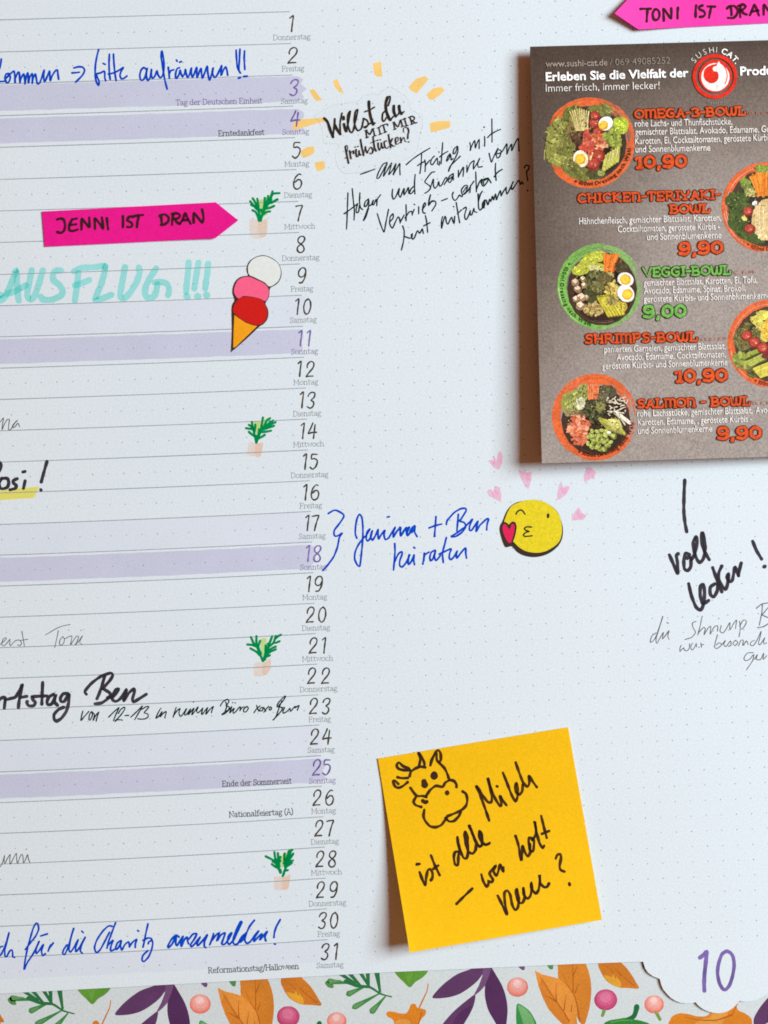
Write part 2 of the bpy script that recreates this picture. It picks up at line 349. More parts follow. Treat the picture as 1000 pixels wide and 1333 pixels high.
JANINA = [(410,650,8,2.5,"""140,148 190,118 225,115 290,150 302,180 265,240 205,320 200,365 215,385 250,375 285,352 255,400 235,500 195,600 130,690 82,742; 438,405 422,360 425,280 440,200 465,155 490,190 500,280 500,400 490,520 475,660 465,700 440,680 415,620 420,550 450,480 500,410 540,370 572,310; 572,310 545,340 535,410 550,435 580,400 600,325 580,380 600,425 630,380 660,312 658,360 665,415 690,370 730,320 720,370 735,420 770,400 800,350 840,290 820,340 818,395 850,340 895,290 890,340 895,382 930,330 985,288 965,340 965,378 1000,340; 755,185 775,180"""),
 (520,650,8,2.5,"""5,290 10,330 15,380 45,330 75,290 75,340 85,380 115,345 140,290; 160,275 130,300 110,340 130,345 160,300 165,275 160,340 185,388; 382,180 375,280 366,388; 310,298 370,275 440,258; 490,262 500,220 570,140 640,98 690,95 695,120 640,210 625,225 680,245 690,290 650,345 590,385 540,390 600,350 680,290 700,270; 615,155 608,240 600,330; 700,270 740,230 762,205 735,270 730,315 750,325 790,270 820,225 805,290 800,335 840,270 910,205 930,205 915,260 910,318"""),
 (410,650,8,2.5,"""832,460 835,540 830,620 820,735; 832,650 870,570 905,545 910,570 885,640 885,690 910,705 950,660 990,580"""),
 (520,650,8,2.5,"""85,660 105,570 95,620 95,680 130,640 155,575 150,630 158,680; 150,500 162,508; 260,560 255,610 245,675; 255,640 265,580 310,550; 375,530 335,550 318,600 325,640 350,620 378,535 365,590 380,638 410,610 430,580; 490,398 470,480 450,560 458,658; 415,570 470,545 540,515 525,560 520,610 540,628 575,590 605,535 595,570 600,612 640,560 690,505 692,560 700,612""")]
DIENST = [(0,810,8,1.1,"""-20,240 10,225 65,175 60,160 30,180 20,235 40,248 75,215 105,175 100,215 110,248 135,215 165,190; 170,190 200,185 225,215 210,245 185,235; 228,95 240,160 255,250; 210,190 290,178; 475,132 580,70 650,40 730,24; 608,88 592,170 570,262; 655,150 625,185 620,225 640,240 665,215 672,175 655,150; 672,175 710,155 750,145 735,235 765,190 800,145 820,150 800,210 780,240 815,205 860,140 840,180 830,215 855,230; 842,84 848,88""")]
GEBURTSTAG = [(0,810,8,4.4,"""-30,850 0,800 30,785 55,790 45,895; 55,810 110,795 160,780 200,720 232,650 215,740 200,820 192,890; 205,785 280,772; 335,775 345,810 370,835 350,870 300,870 280,840 285,825; 445,628 440,740 436,855; 350,775 420,770 490,768; 560,750 510,780 490,830 500,860 540,850 575,780 580,750 570,830 600,865; 710,745 660,745 630,790 635,825 670,825 710,760 720,750 715,840 690,930 640,1000 590,1030 565,1010 565,960 610,910 665,885"""),
 (90,860,8,4.2,"""180,350 165,320 230,240 330,165 430,130 455,150 430,200 370,270 350,295; 372,160 345,250 315,340 290,398; 350,290 400,320 430,345 410,390 340,440 270,450; 400,385 450,380 500,330 520,295 490,300 450,370 455,410 490,425 540,390 600,300 580,370 570,420 620,340 675,295 680,330 660,400 670,430 710,410 805,350""")]
VON = [(100,910,9.52,1.65,"75,150 60,210 52,268 100,210 150,155; 185,155 160,190 150,250 165,262 195,200 188,158; 190,160 220,195 202,268 235,205 275,160 255,215 240,275; 395,225 460,160 525,105 490,180 455,268; 515,180 545,130 590,100 595,125 545,200 470,280 510,255 565,262; 598,205 645,202; 670,225 740,160 815,85 780,150 722,250; 805,130 860,95 895,95 870,130 835,170 880,185 885,220 850,245 800,250 757,245"),
 (195,900,9.52,1.65,"125,228 100,275 76,335 120,300 155,248 128,318 165,275 200,250 204,265 186,325; 136,213 140,215; 328,200 308,260 290,320; 300,295 340,240 378,212 362,262 375,308 400,298 430,255 458,212 437,265 432,294 455,288 490,240 510,215 487,262 478,295 520,240 550,208 530,258 522,294 560,245 600,192 582,245 598,268 630,240 660,205 645,258 647,290 690,235 720,200 702,252 694,288 740,230 790,185 775,225 765,265; 539,131 543,134"),
 (280,895,7.933,1.65,"55,190 80,150 125,122 145,140 130,170 115,190; 112,150 120,200 105,245; 115,190 145,200 140,235 95,275 68,280 110,250 150,225; 150,225 175,195 160,235 152,265 185,225 200,215 186,250 190,268 215,250; 215,250 250,205 265,200 258,240; 258,235 285,205 300,200; 330,195 300,220 295,250 320,252 345,215 330,195; 181,155 184,156; 207,159 210,160; 430,185 440,220 455,245; 403,260 430,220 465,190; 485,205 465,220 465,240 485,242 498,215 485,205; 505,205 515,230 525,245; 505,255 535,215 555,195; 575,200 560,215 562,232 578,230 585,210 575,200; 640,185 665,145 720,90 730,95 700,140 655,190 640,200; 690,140 670,190 650,245 635,290 605,335; 640,200 690,205 695,225 655,280 600,335; 690,215 720,205 702,245 706,266 740,250 775,215; 775,215 780,248 800,225 830,190 822,212 850,195 870,185 850,235")]
NNI = [(0,1100,7.841,1.2,"""-20,230 5,220 30,170 48,105 42,150 50,190 75,140 105,97 100,150 105,197 135,140 168,85 170,140 180,190 205,120 225,95 235,120 240,185 265,140 282,97 290,140 305,180; 266,42 270,46""")]
CHARITY = [(0,1100,7.841,2.4,"""25,1035 0,1045 -20,1090 -15,1130 10,1120 40,1060 70,980 95,890 75,970 50,1070 52,1135 70,1140 95,1090 120,1070 130,1100 130,1140 150,1148; 258,1068 310,1000 365,930 395,860 385,805 368,800 340,850 310,950 285,1040 260,1160 247,1270 280,1200 340,1110 400,985; 400,985 370,1060 370,1110 400,1080 445,1015 425,1080 435,1130 465,1110; 415,930 485,908; 520,1020 505,1050 492,1085; 500,1060 545,1000; 685,1020 655,1060 640,1105 660,1120 690,1060 710,1000 755,845 720,960 705,1070 720,1095 760,1040 800,965 775,1040 775,1090 810,1050 872,938 835,1020 820,1080 840,1105; 835,880 850,895"""),
 (110,1190,8,2.5,"""290,128 250,125 190,180 130,270 105,350 125,402 165,370 220,270 260,190; 325,90 290,180 250,290 235,355; 240,330 290,280 300,275 275,340 275,385 320,365; 380,275 345,300 325,350 335,370 365,330 385,275 375,330 390,375 420,320 460,290 470,340 465,345 500,295 545,262 530,310 530,348; 555,172 565,178; 662,102 640,200 625,280 610,345; 610,275 660,250 700,255 690,280 670,290 665,310; 700,265 712,300 700,370 665,450 620,495 600,480 610,430 660,382"""),
 (210,1180,8,2.7,"""185,320 155,300 110,340 70,410 75,430 115,390 155,310 150,380 165,410 200,350 228,310 205,380 210,418 240,350 270,320 275,360 285,390; 290,340 330,290 370,285 345,340 305,400 315,420 350,390 408,318 375,380 380,410 420,370 480,295 450,370 450,420 465,430; 545,285 530,340 505,400; 530,350 570,300 605,275 590,320 580,360 620,300 665,275 650,330 630,390 660,395 710,330 735,275 700,310 690,370 710,395 760,340 810,230 840,165 825,160 790,230 750,340 755,390 790,395 830,340 880,280"""),
 (280,1180,8,2.7,"""318,285 285,310 260,350 255,375 290,350 325,285; 410,145 360,210 320,300 310,350 330,385 365,370 410,310 455,255 410,330 405,365 440,330 490,285 465,350 500,310 545,260 520,320 530,360; 680,138 640,210 620,270 614,325; 620,392 628,394""")]
VOLL = [(850,610,6.667,4.6,"""278,100 272,220 270,370 280,470 295,548; 145,750 180,830 215,910 215,820 205,755 222,738; 320,745 285,735 270,800 275,870 305,885 330,850 330,780 310,760 300,780; 335,790 365,740 385,640 375,590 352,640 360,720 385,790 410,815 440,780 455,690 440,570 428,555 425,640 450,720 490,790; 312,1000 335,1100 375,1200 415,1228 440,1180 450,1080 440,1005 415,1020 412,1100 430,1170 455,1165 485,1145; 540,1000 500,1030 500,1090 530,1115 560,1060 565,1010; 520,860 545,930 575,1010 600,1070; 600,845 575,900 570,950 590,1000 630,1050 650,1000 660,910 645,940 665,980 690,970 705,900 715,855 735,900 745,930; 745,925 755,870 768,820; 868,632 900,710 945,785; 965,853 975,848""")]
SHRIMP = [(840,780,11.9,1.2,"""560,715 540,760 540,815 565,780 600,760 612,790 650,800 685,760 690,690; 740,680 710,720 715,780 745,780 780,720 795,680 800,740; 838,743 842,746; 865,680 875,745; 875,712 910,700"""),
 (840,780,6.25,1.2,"""90,275 55,300 42,350 65,340 95,290 145,138 120,220 90,320 95,360 125,310 150,270 140,325 170,290 195,255 185,300 195,328; 178,190 190,196; 415,180 385,195 390,230 410,270 380,310 325,328; 465,138 450,210 430,290; 440,270 475,230 490,240 480,290 510,240 535,220 530,285 560,230 590,215 590,260; 598,155 602,158; 620,215 610,260 635,275 665,235 690,190 690,250 720,200 745,170 735,240; 770,180 775,240 765,305; 770,220 800,170 825,180 810,220 785,245; 590,290 575,340 565,390 585,402 625,370 600,355 580,375; 625,370 655,335 640,370 660,385 695,340 700,375 680,385; 735,335 715,360 735,378 755,350 735,335; 760,380 780,335 800,335 795,378 825,340 840,370; 890,335 862,350 858,375 880,378 905,345 945,262 935,310 922,360 935,372 955,345 975,312 965,340 968,365 990,355; 880,435 830,440 805,480 815,500 850,490 885,450 875,500 825,575; 890,490 915,450 905,490 940,490 965,440 960,490 990,460"""),
 (840,780,6.25,1.4,"""905,75 950,40 1000,30; 955,45 950,110 930,210; 950,130 1000,70; 955,130 1000,150; 915,230 960,225 1010,195""")]
COW = [(500,965,8,3.7,"""268,365 280,320 325,285 380,265 430,272; 362,270 378,190 358,122 395,170 420,225 420,268; 484,250 500,190 545,105 570,95 590,130 592,195 570,220 550,190 548,130; 575,225 630,280 660,340 676,390; 270,300 255,280 200,260 155,220 132,250 150,285 200,300 260,305; 140,375 190,385 250,382; 248,425 200,465 155,485 115,470 95,415 115,410 150,445; 275,485 310,535 345,570 400,570 450,580 440,570 480,510 540,465 610,475 640,430 690,405 730,415 755,450 755,478; 330,585 308,630 330,665 390,685; 420,715 412,780 430,830 480,885 540,895 600,870 650,800 665,780 740,750 810,715 855,670 868,610 855,550 818,522; 640,800 680,835 730,830 780,780 800,735"""),
 (500,965,8,8.4,"""418,425 425,458; 524,345 522,370"""),(500,965,8,5.2,"""658,530 658,545; 405,620 430,640 445,630""")]
MILCH = [(590,975,8,3.7,"""375,745 340,640 290,500 240,385 275,430 320,500 365,555 400,550 400,470 360,300 390,400 440,520 490,595 505,580 490,490 520,540 555,585; 455,388 462,392; 520,250 560,350 610,480 650,545 670,500 672,420 660,355 645,400 655,450 690,475 720,440 725,370; 652,142 690,250 730,350 775,395 795,350 790,280 830,340 872,398; 45,920 55,1000 85,1100; 165,800 205,880 235,970 280,1020 300,980 290,890 275,855 275,920 310,980 340,1000 375,985"""),
 (535,1060,8,3.7,"""60,522 90,518; 92,605 120,680 150,740 160,660 175,590 200,570 225,610 225,660 208,690; 210,430 245,520 300,635; 235,570 285,535; 500,390 460,395 448,450 460,520 490,530 495,450 500,390; 485,240 495,310 520,390 550,455 580,460 595,400 590,250 568,180 558,220 575,310 600,390 645,410 675,370 680,310; 612,120 640,200 680,290 715,340 745,310 735,200 714,175 715,240 750,300 790,320 820,300; 475,935 550,860 640,775; 735,630 755,700 790,755 810,720 805,690 840,710 855,680 820,620 850,570 885,535 860,590 890,640 910,600 930,525 950,570 965,600 965,555"""),
 (630,1050,8,3.7,"""330,305 360,400 390,560 400,480 405,410 430,480 460,520 485,470 470,390 470,325 520,350 520,430 510,470 480,450 480,390; 505,350 545,280 530,155 550,270 580,380 615,435 628,410; 598,100 620,190 655,325; 605,285 680,255; 145,930 190,1020 240,1125 220,1000 215,900 245,875 275,920 295,1020 325,1078 355,1050 365,960 345,860 335,900 360,990 400,1005 425,950 410,840 420,920 455,960 485,930 500,860 495,790 495,850 540,905 570,870 585,780 580,710 590,800 630,840 660,835 680,800; 750,540 765,505 795,495 805,530 790,620 800,660 840,678; 890,800 895,818""")]
# printed numerals: per digit strokes in a box, y 0 (top) .. 22 (bottom), x 0 .. 10, already slanted
DIG = {
'1':(4.2,"0.2,3.4 2.4,1.4 4.4,0.2 3.6,8 2.8,14 2.2,21"),
'2':(10.5,"1.6,9 1.4,6.5 3.2,2.6 6.5,0.5 9.6,1.6 10.6,4.8 9,9.5 4.5,15 1.6,18.6 0.2,21.3; 0.2,21.3 4,20.6 9,20.4"),
'3':(10.5,"1.4,6 3,2.8 6.5,0.6 10.2,1.5 10.6,4.5 8.6,8.3 5.2,11 8.4,13 9,16.6 6.8,20.4 3.5,21.5 0.6,19.6"),
'4':(12,"6.8,0.2 4,7 0.4,14.2 5,13 11.6,12.6; 9.8,2.4 8.6,12 7.6,20.8"),
'5':(10.5,"9.6,1 6,0.8 2.6,1.4 2,7.2 6,6.6 9.4,8.6 9.8,12.5 7.4,18 3.6,21 0.3,18.4"),
'6':(11,"9.6,1.4 7.2,0.6 3,5 0.6,12 1.2,18.4 4.6,21 8.8,18.6 10.6,13 9.2,8.8 6,8.2 2.4,11.6"),
'7':(10,"0.3,1.8 4,1 9.2,0.6 7.4,6 5.2,13 3.4,21"),
'8':(10.5,"6,10.6 2.2,8 2,4 4.8,0.8 8.6,0.6 10.4,3.4 8.8,7.4 4.6,11.4 1.4,14.5 1,18.6 3.6,21.4 7.4,20.8 9.6,17.4 8.4,13.4 6,10.6"),
'9':(11,"10,7 7.4,11.6 3.8,13 0.9,10.4 1.2,5.2 4.4,1 8,0.6 10,3.4 10,9 8.4,15 5.4,20 1.8,20.6"),
'0':(11,"6.8,0.5 3,3.4 0.8,10.5 1.4,17.5 4.2,21 7.6,18.6 10,11.5 9.6,4 6.8,0.5")}
MONTH = [(870,1220,8,5.2,"""330,215 370,185 402,150 395,240 380,380 375,480 378,560"""),(870,1220,8,4.6,"""610,145 560,180 525,280 515,380 535,480 570,540 600,548 640,500 670,410 688,300 678,210 650,165 610,145""")]
EMOJI = dict(o=(640,640,10),
 back="270,175 330,140 420,118 540,105 660,125 770,180 860,265 905,370 930,480 922,600 880,690 800,770 700,825 570,852 440,835 340,785 270,712 190,722 150,650 112,510 118,440 150,380 190,280 230,215",
 face="275,178 420,118 540,106 660,126 770,182 855,265 900,360 918,480 905,590 870,665 790,730 690,780 580,796 450,775 360,725 300,665 275,640 300,600 320,480 300,400 250,420 200,425 165,400 185,330 220,250",
 heart="235,500 220,440 180,415 148,440 148,510 180,600 225,665 265,650 285,570 305,480 295,430 270,420 250,450",
 ink="318,292 340,258 380,238 415,260 435,293; 522,462 460,458 425,480 450,505 490,518 450,530 415,560 430,582 480,580 528,574", eye="738,300 735,330",
 outline="165,405 200,420 232,470 250,420 275,400 305,410 315,470 300,560 270,650")
ICE = dict(o=(290,325,9.874),
 back="330,330 313,270 315,220 345,150 420,95 510,70 600,90 690,145 740,220 757,310 735,390 690,445 620,485 603,520 600,580 580,640 550,690 580,760 588,830 570,900 520,960 470,990 300,1150 125,1300 112,1290 122,1050 120,740 155,650 130,560 135,480 170,400 230,350 300,335",
 white="340,320 325,250 335,190 380,130 450,92 540,82 620,110 700,165 740,240 745,320 715,400 650,455 595,470 540,420 470,385 400,350",
 pink="200,625 150,560 150,490 190,400 260,355 350,350 430,385 510,420 570,470 595,540 580,620 545,660 480,630 380,605 270,595",
 red="140,800 145,720 200,640 260,610 340,605 440,625 510,655 540,700 570,780 570,860 530,930 480,962 390,960 300,925 210,870",
 cone="150,840 220,890 300,940 390,972 445,980 300,1120 165,1250 135,1260 140,1050")
# ------------------------------------------------------------------ materials
M = {}
M['paper'] = material('planner_paper', alb(217, 228, 234), rough=0.8, var=0.012, scale=2.2, fine=0.065, bump=0.06)
M['back_paper'] = material('backing_paper', alb(205, 214, 215), rough=0.8, var=0.02, scale=6, fine=0.09, bump=0.06)
M['wall'] = material('wall_paint', (0.55, 0.54, 0.52), rough=0.9, var=0.04, scale=3)
M['rule'] = material('grey_print', alb(150, 160, 166), var=0.12, fine=0.2)
M['dots'] = material('dot_print', alb(132, 140, 148), var=0.1, fine=0.2)
M['band'] = material('lilac_wash', alb(196, 200, 221), var=0.035, scale=7, fine=0.06, rough=0.8)
M['band_pale'] = material('pale_wash', alb(213, 222, 233), var=0.02, scale=7, fine=0.05, rough=0.8)
M['number'] = material('number_print', alb(54, 54, 48), dark=alb(82, 72, 56), scale=14, var=0.1)
M['number_lilac'] = material('lilac_print', alb(104, 84, 150), dark=alb(128, 104, 174), scale=14, var=0.1)
M['day'] = material('weekday_print', alb(138, 146, 150), var=0.1)
M['day_lilac'] = material('lilac_weekday_print', alb(128, 116, 160), var=0.1)
M['holiday'] = material('holiday_print', alb(82, 84, 92), var=0.1)
M['holiday_lilac'] = material('lilac_holiday_print', alb(122, 112, 156), var=0.1)
M['blue'] = ink('blue_pen_ink', (0.12, 0.30, 0.90), (0.003, 0.080, 0.60), solid=0.66, mott=0.2, scale=16)
M['fine'] = ink('fineliner_ink', (0.20, 0.26, 0.24), (0.018, 0.034, 0.032), solid=0.55, mott=0.3, scale=16)
M['marker'] = ink('black_marker_ink', (0.42, 0.38, 0.42), (0.042, 0.038, 0.048), solid=0.6, mott=0.25, scale=9)
M['marker_thin'] = ink('felt_pen_ink', (0.42, 0.36, 0.34), (0.05, 0.024, 0.02), solid=0.55, mott=0.3, scale=14)
M['pencil'] = ink('pencil_lead', (0.56, 0.55, 0.54), (0.16, 0.155, 0.15), solid=0.45, mott=0.42, scale=45)
M['turquoise'] = ink('turquoise_highlighter_ink', (0.68, 0.965, 0.94), (0.30, 0.70, 0.62), solid=0.10, mott=0.09, scale=12)
M['yellow_hl'] = ink('yellow_highlighter_ink', (1.0, 0.98, 0.58), (0.92, 0.82, 0.14), solid=0.5, mott=0.1, scale=6)
M['orange_hl'] = ink('orange_highlighter_ink', (1.0, 0.91, 0.60), (0.99, 0.65, 0.21), solid=0.74, mott=0.15, scale=16)
M['peach'] = ink('peach_marker_ink', (1.0, 0.95, 0.91), (0.94, 0.70, 0.57), solid=0.18, mott=0.17, scale=10)
M['lime'] = ink('pale_green_marker_ink', (0.90, 0.98, 0.66), (0.60, 0.75, 0.25), solid=0.4, mott=0.25, scale=14)
M['green'] = ink('green_pen_ink', (0.10, 0.62, 0.32), (0.0, 0.30, 0.085), solid=0.72, mott=0.2, scale=16)
M['pink_hl'] = ink('pink_marker_ink', (1.0, 0.86, 0.93), (0.98, 0.55, 0.70), solid=0.42, mott=0.36, scale=40)

# ------------------------------------------------------------------ wall and backing sheet
def wall_quad(name, x0, x1, z0, z1, y, mat):
    me = bpy.data.meshes.new(name)
    me.from_pydata([(x0, y, z0), (x1, y, z0), (x1, y, z1), (x0, y, z1)], [], [(0, 1, 2, 3)])
    me.materials.append(mat)
    o = bpy.data.objects.new(name, me); COL.objects.link(o)
    o['kind'] = 'structure'
    return o
wall_quad('wall', -30, 30, -20, 20, 0.06, M['wall'])
GAP = 0.0075
Hb = lambda x, y: -GAP
backing = sheet('backing_sheet', [(-560, 700), (1560, 640), (1575, 1500), (-545, 1560)], Hb, M['back_paper'], 0.01)
tag(backing, 'white sheet printed with autumn leaves and berries, showing below the calendar page', 'printed sheet')
M['print'] = material('watercolour_print', None, rough=0.75, var=0.14, scale=9, fine=0.14)
DX, DY = 413.3, -22.0
C4, C5, C6, C7 = (420, 1250, 6.25), (560, 1250, 6.25), (690, 1240, 6.25), (840, 1240, 6.25)
def lens_leaf(mb, base, tip, w0, w1, H, c):
    """drop-shaped leaf: narrow at base, round near the tip"""
    mb.col = c
    bx, by = base; tx, ty = tip
    L = math.hypot(tx - bx, ty - by); ux, uy = (tx - bx) / L, (ty - by) / L
    pts = []
    for s in (1, -1):
        rng = range(0, 13) if s == 1 else range(12, -1, -1)
        for k in rng:
            t = k / 12
            r = w0 + (w1 - w0) * t ** 1.3
            if t > 0.8: r *= math.sqrt(max(0.0, 1 - ((t - 0.8) / 0.2) ** 2)) 
            pts.append((bx + ux * L * t - s * uy * r, by + uy * L * t + s * ux * r))
    poly(mb, pts, H)
def shift(pts, n): return [(x + DX * n, y + DY * n) for x, y in pts]
G1, G2, G3 = alb(38, 112, 62), alb(96, 150, 92), alb(58, 132, 66)
for n in (-2, -1, 0, 1):
    sh = lambda pts: shift(pts, n)
    mk = lambda: MB(0.0001, True)
    # green sprig
    mb = mk()
    def dl(b, t, w0, w1, c): lens_leaf(mb, sh([b])[0], sh([t])[0], w0, w1, Hb, c)
    dl((455, 1280), (425, 1277.4), 1.2, 4.8, G3); dl((476, 1284), (450.5, 1295.5), 1.2, 4.6, G3)
    dl((494, 1293.5), (458, 1313), 1.0, 4.6, G3); dl((502, 1297), (482, 1319.5), 1.0, 5.0, G3)
    dl((464, 1281), (434, 1262), 1.6, 3.0, G1); dl((470, 1284), (447, 1258), 1.6, 3.4, G1)
    dl((481, 1285), (463, 1256), 1.6, 3.2, G1); dl((480, 1285), (478, 1256), 1.8, 3.6, G1); dl((495, 1292), (489, 1256), 1.6, 4.4, G1)
    mb.z += 2e-5
    dl((444, 1276.8), (428, 1277.6), 0.8, 3.4, G2); dl((464, 1289), (453, 1294.5), 0.8, 3.2, G2)
    dl((474, 1304), (460.5, 1311.5), 0.8, 3.2, G2); dl((492, 1308), (483.5, 1317.5), 0.8, 3.4, G2)
    mb.col = G1
    ribbon(mb, sh([(450, 1277.5), (465, 1283.5), (482, 1285.5), (496, 1294), (510, 1297.8)]), 4.6, Hb, taper=(1.1, 0.35))
    mb.build('green_sprig', M['print'], backing)
    # green leaf
    mb = mk(); mb.col = alb(92, 148, 50)
    poly(mb, sh(closed([(513, 1262), (517, 1270), (525, 1278), (533.6, 1285.4), (541, 1278.5), (551, 1272), (558, 1262), (556, 1244), (536, 1236), (516, 1244)])), Hb)
    mb.col = alb(116, 166, 74); mb.z += 1e-5
    for t in (0.2, 0.4, 0.6, 0.8):
        ribbon(mb, sh([(533, 1282 - 26 * t * 0.3), (533 + (20 * t - 10) * 1.7, 1252)]), 0.7, Hb)
    mb.build('green_leaf', M['print'], backing)
    # maple-like orange leaf
    mb = mk(); mb.col = alb(214, 128, 30)
    poly(mb, sh(closed([(503, 1319), (507, 1316.6), (514, 1317.5), (522, 1319.5), (529, 1319), (533, 1313), (535, 1307.6), (540.5, 1307), (543.5, 1312), (549, 1313), (554.5, 1315.5), (554, 1321), (548.5, 1327), (546, 1333), (549, 1338), (558, 1342), (566, 1352), (560, 1378), (520, 1392), (480, 1388), (458, 1364), (460, 1348), (470, 1341.5), (482, 1342), (494, 1345), (505, 1345), (511, 1341), (513.5, 1333), (511, 1327), (505, 1324)])), Hb)
    mb.col = alb(222, 152, 62); mb.z += 1e-5
    poly(mb, sh(closed([(515, 1330), (524, 1327), (534, 1330), (534, 1342), (522, 1360), (505, 1366), (490, 1358), (500, 1349), (512, 1345)])), Hb)
    mb.col = alb(176, 92, 22); mb.z += 1e-5
    ribbon(mb, sh([(477, 1346), (497, 1350), (520, 1350), (540, 1343)]), 1.6, Hb, taper=(0.3, 1.4))
    ribbon(mb, sh([(540, 1344), (546, 1330), (549, 1318)]), 1.2, Hb)
    mb.col = alb(206, 122, 44)
    ribbon(mb, sh([(557.5, 1280.5), (556, 1290), (551, 1301), (546, 1312)]), 2.0, Hb, taper=(0.6, 1.1))
    mb.build('orange_leaf', M['print'], backing)
    # purple twig
    V1, V2, V3 = alb(92, 54, 96), alb(80, 42, 86), alb(112, 76, 116)
    mb = mk()
    mb.col = V1; poly(mb, sh(closed(crop(C5, "18,302 55,250 110,195 180,140 240,105 330,72 400,30 450,20 470,45 430,110 385,170 320,225 240,275 150,303 50,312"))), Hb)
    mb.col = V2; poly(mb, sh(closed(crop(C5, "470,30 500,60 540,125 585,205 615,290 630,380 628,460 615,560 600,620 560,560 520,490 475,410 450,320 445,250 452,170 465,110"))), Hb)
    mb.col = V3; poly(mb, sh(crop(C5, "430,60 500,55 482,120 446,210 405,255 366,286 360,276 395,210 425,130")), Hb)
    mb.col = V1; poly(mb, sh(closed(crop(C5, "366,280 320,310 240,375 170,440 100,525 50,620 70,680 160,650 240,570 300,480 345,395 365,325"))), Hb)
    mb.col = V2; mb.z += 1e-5; poly(mb, sh(closed(crop(C5, "190,500 240,430 300,385 340,380 300,470 240,560 160,640"))), Hb)
    mb.build('purple_twig', M['print'], backing)
    # berries
    def berry(cx, cy, r, cols, name, stub=None):
        mb = mk()
        cx, cy = cx + DX * n, cy + DY * n
        if stub:
            mb.col = alb(112, 148, 70); ribbon(mb, sh(stub), 4.4, Hb)
        for k, (f, dx, dy, c) in enumerate(cols):
            mb.col = c
            poly(mb, ell(cx + dx * r, cy + dy * r, r * f * 1.04, r * f * 0.96, 0, 36, 0.012), Hb, 6e-6)
        mb.build(name, M['print'], backing)
    coral = [(1.0, 0, 0, alb(214, 112, 98)), (0.93, -0.02, -0.06, alb(222, 128, 114)), (0.84, 0.0, -0.14, alb(228, 146, 134)), (0.70, 0.02, -0.24, alb(230, 162, 152)), (0.44, -0.02, -0.36, alb(232, 180, 174)), (0.34, -0.05, -0.42, alb(234, 196, 190))]
    pinkb = [(1.0, 0, 0, alb(174, 52, 98)), (0.92, 0.0, -0.06, alb(192, 72, 116)), (0.74, -0.03, -0.16, alb(204, 92, 132)), (0.50, -0.04, -0.22, alb(214, 116, 150))]
    berry(673.9, 1285.2, 13.2, coral, 'coral_berry')
    berry(788.7, 1301.6, 14.3, pinkb, 'pink_berry', [(786.5, 1316), (784.5, 1322)])
    berry(438.4, 1329.6, 12.2, coral, 'coral_berry', [(441, 1340), (446, 1349)])
    # lower green leaf
    mb = mk(); mb.col = alb(52, 140, 70)
    poly(mb, sh(closed(crop(C5, "710,355 700,430 703,520 716,610 780,640 840,600 866,525 845,470 810,415 760,375"))), Hb)
    mb.col = alb(112, 172, 108); mb.z += 1e-5
    poly(mb, sh(closed(crop(C5, "716,365 775,395 830,460 850,530 830,600 790,610 760,520 735,440"))), Hb)
    mb.build('green_leaf', M['print'], backing)
    # pair of large orange leaves
    O1, O2, O3 = alb(206, 126, 38), alb(220, 142, 56), alb(168, 86, 20)
    mb = mk(); mb.col = O1
    poly(mb, sh(closed(crop(C6, "230,60 228,140 232,215 270,300 320,400 365,480 400,560 440,590 470,510 490,420 500,310 490,200 455,95 400,20 310,10"))), Hb)
    mb.col = O2; poly(mb, sh(crop(C6, "40,148 100,178 170,195 240,215 300,275 345,335 372,390 384,440 380,520 388,600 340,660 280,600 215,535 150,460 105,370 70,275")), Hb)
    mb.col = alb(206, 124, 40); poly(mb, sh(crop(C6, "100,200 160,300 215,385 265,470 310,545 330,620 280,600 215,535 150,460 105,370 70,275")), Hb)
    mb.col = O3; mb.z += 1e-5
    for s in ("345,70 350,180 352,320", "385,110 352,190", "265,170 310,270 360,350 390,460 405,560", "395,260 368,330", "80,190 140,290 200,380 260,460 320,560", "215,250 212,330 216,400", "298,340 285,410 278,470", "120,350 165,370 205,395", "345,420 335,480"):
        ribbon(mb, sh(crop(C6, s)), 1.1, Hb, taper=(0.4, 1.5))
    mb.build('orange_leaf_pair', M['print'], backing)
    # single orange leaf
    mb = mk(); mb.col = alb(200, 118, 34)
    poly(mb, sh(closed(crop(C6, "555,90 575,155 610,215 655,255 720,284 800,290 886,292 862,240 830,185 790,130 740,80 690,40 600,30"))[:]), Hb)
    mb.col = alb(222, 160, 44); mb.z += 1e-5
    poly(mb, sh(closed(crop(C6, "600,190 650,245 700,275 740,278 735,235 700,190 680,160 670,200 640,190"))), Hb)
    mb.col = O3; mb.z += 1e-5
    for s in ("600,100 670,150 700,210", "680,120 760,200 850,270", "720,150 735,185"):
        ribbon(mb, sh(crop(C6, s)), 0.9, Hb, taper=(0.4, 1.3))
    mb.build('orange_leaf', M['print'], backing)
    # small tips under the page edge and the green gourd
    mb = mk(); mb.col = alb(84, 138, 76)
    poly(mb, sh(closed(crop(C6, "135,90 145,115 165,138 186,136 190,115 188,90"))), Hb); mb.build('leaf_tip', M['print'], backing)
    mb = mk(); mb.col = alb(84, 138, 76)
    poly(mb, sh(closed(crop(C6, "915,105 925,130 950,150 985,150 975,110 940,90"))), Hb); mb.build('leaf_tip', M['print'], backing)
    mb = mk(); mb.col = V3
    poly(mb, sh(closed(crop(C5, "720,50 735,70 752,82 768,78 768,45"))), Hb); mb.build('leaf_tip', M['print'], backing)
    mb = mk(); mb.col = alb(44, 128, 52)
    poly(mb, sh(closed(crop(C6, "600,590 640,556 720,540 800,530 850,545 920,560 980,590 990,680 800,740 620,700"))), Hb)
    mb.col = alb(24, 106, 56); ribbon(mb, sh(crop(C6, "870,440 862,480 845,520 800,545")), 6.6, Hb, taper=(1.0, 0.9))
    mb.col = alb(86, 158, 66); mb.z += 1e-5
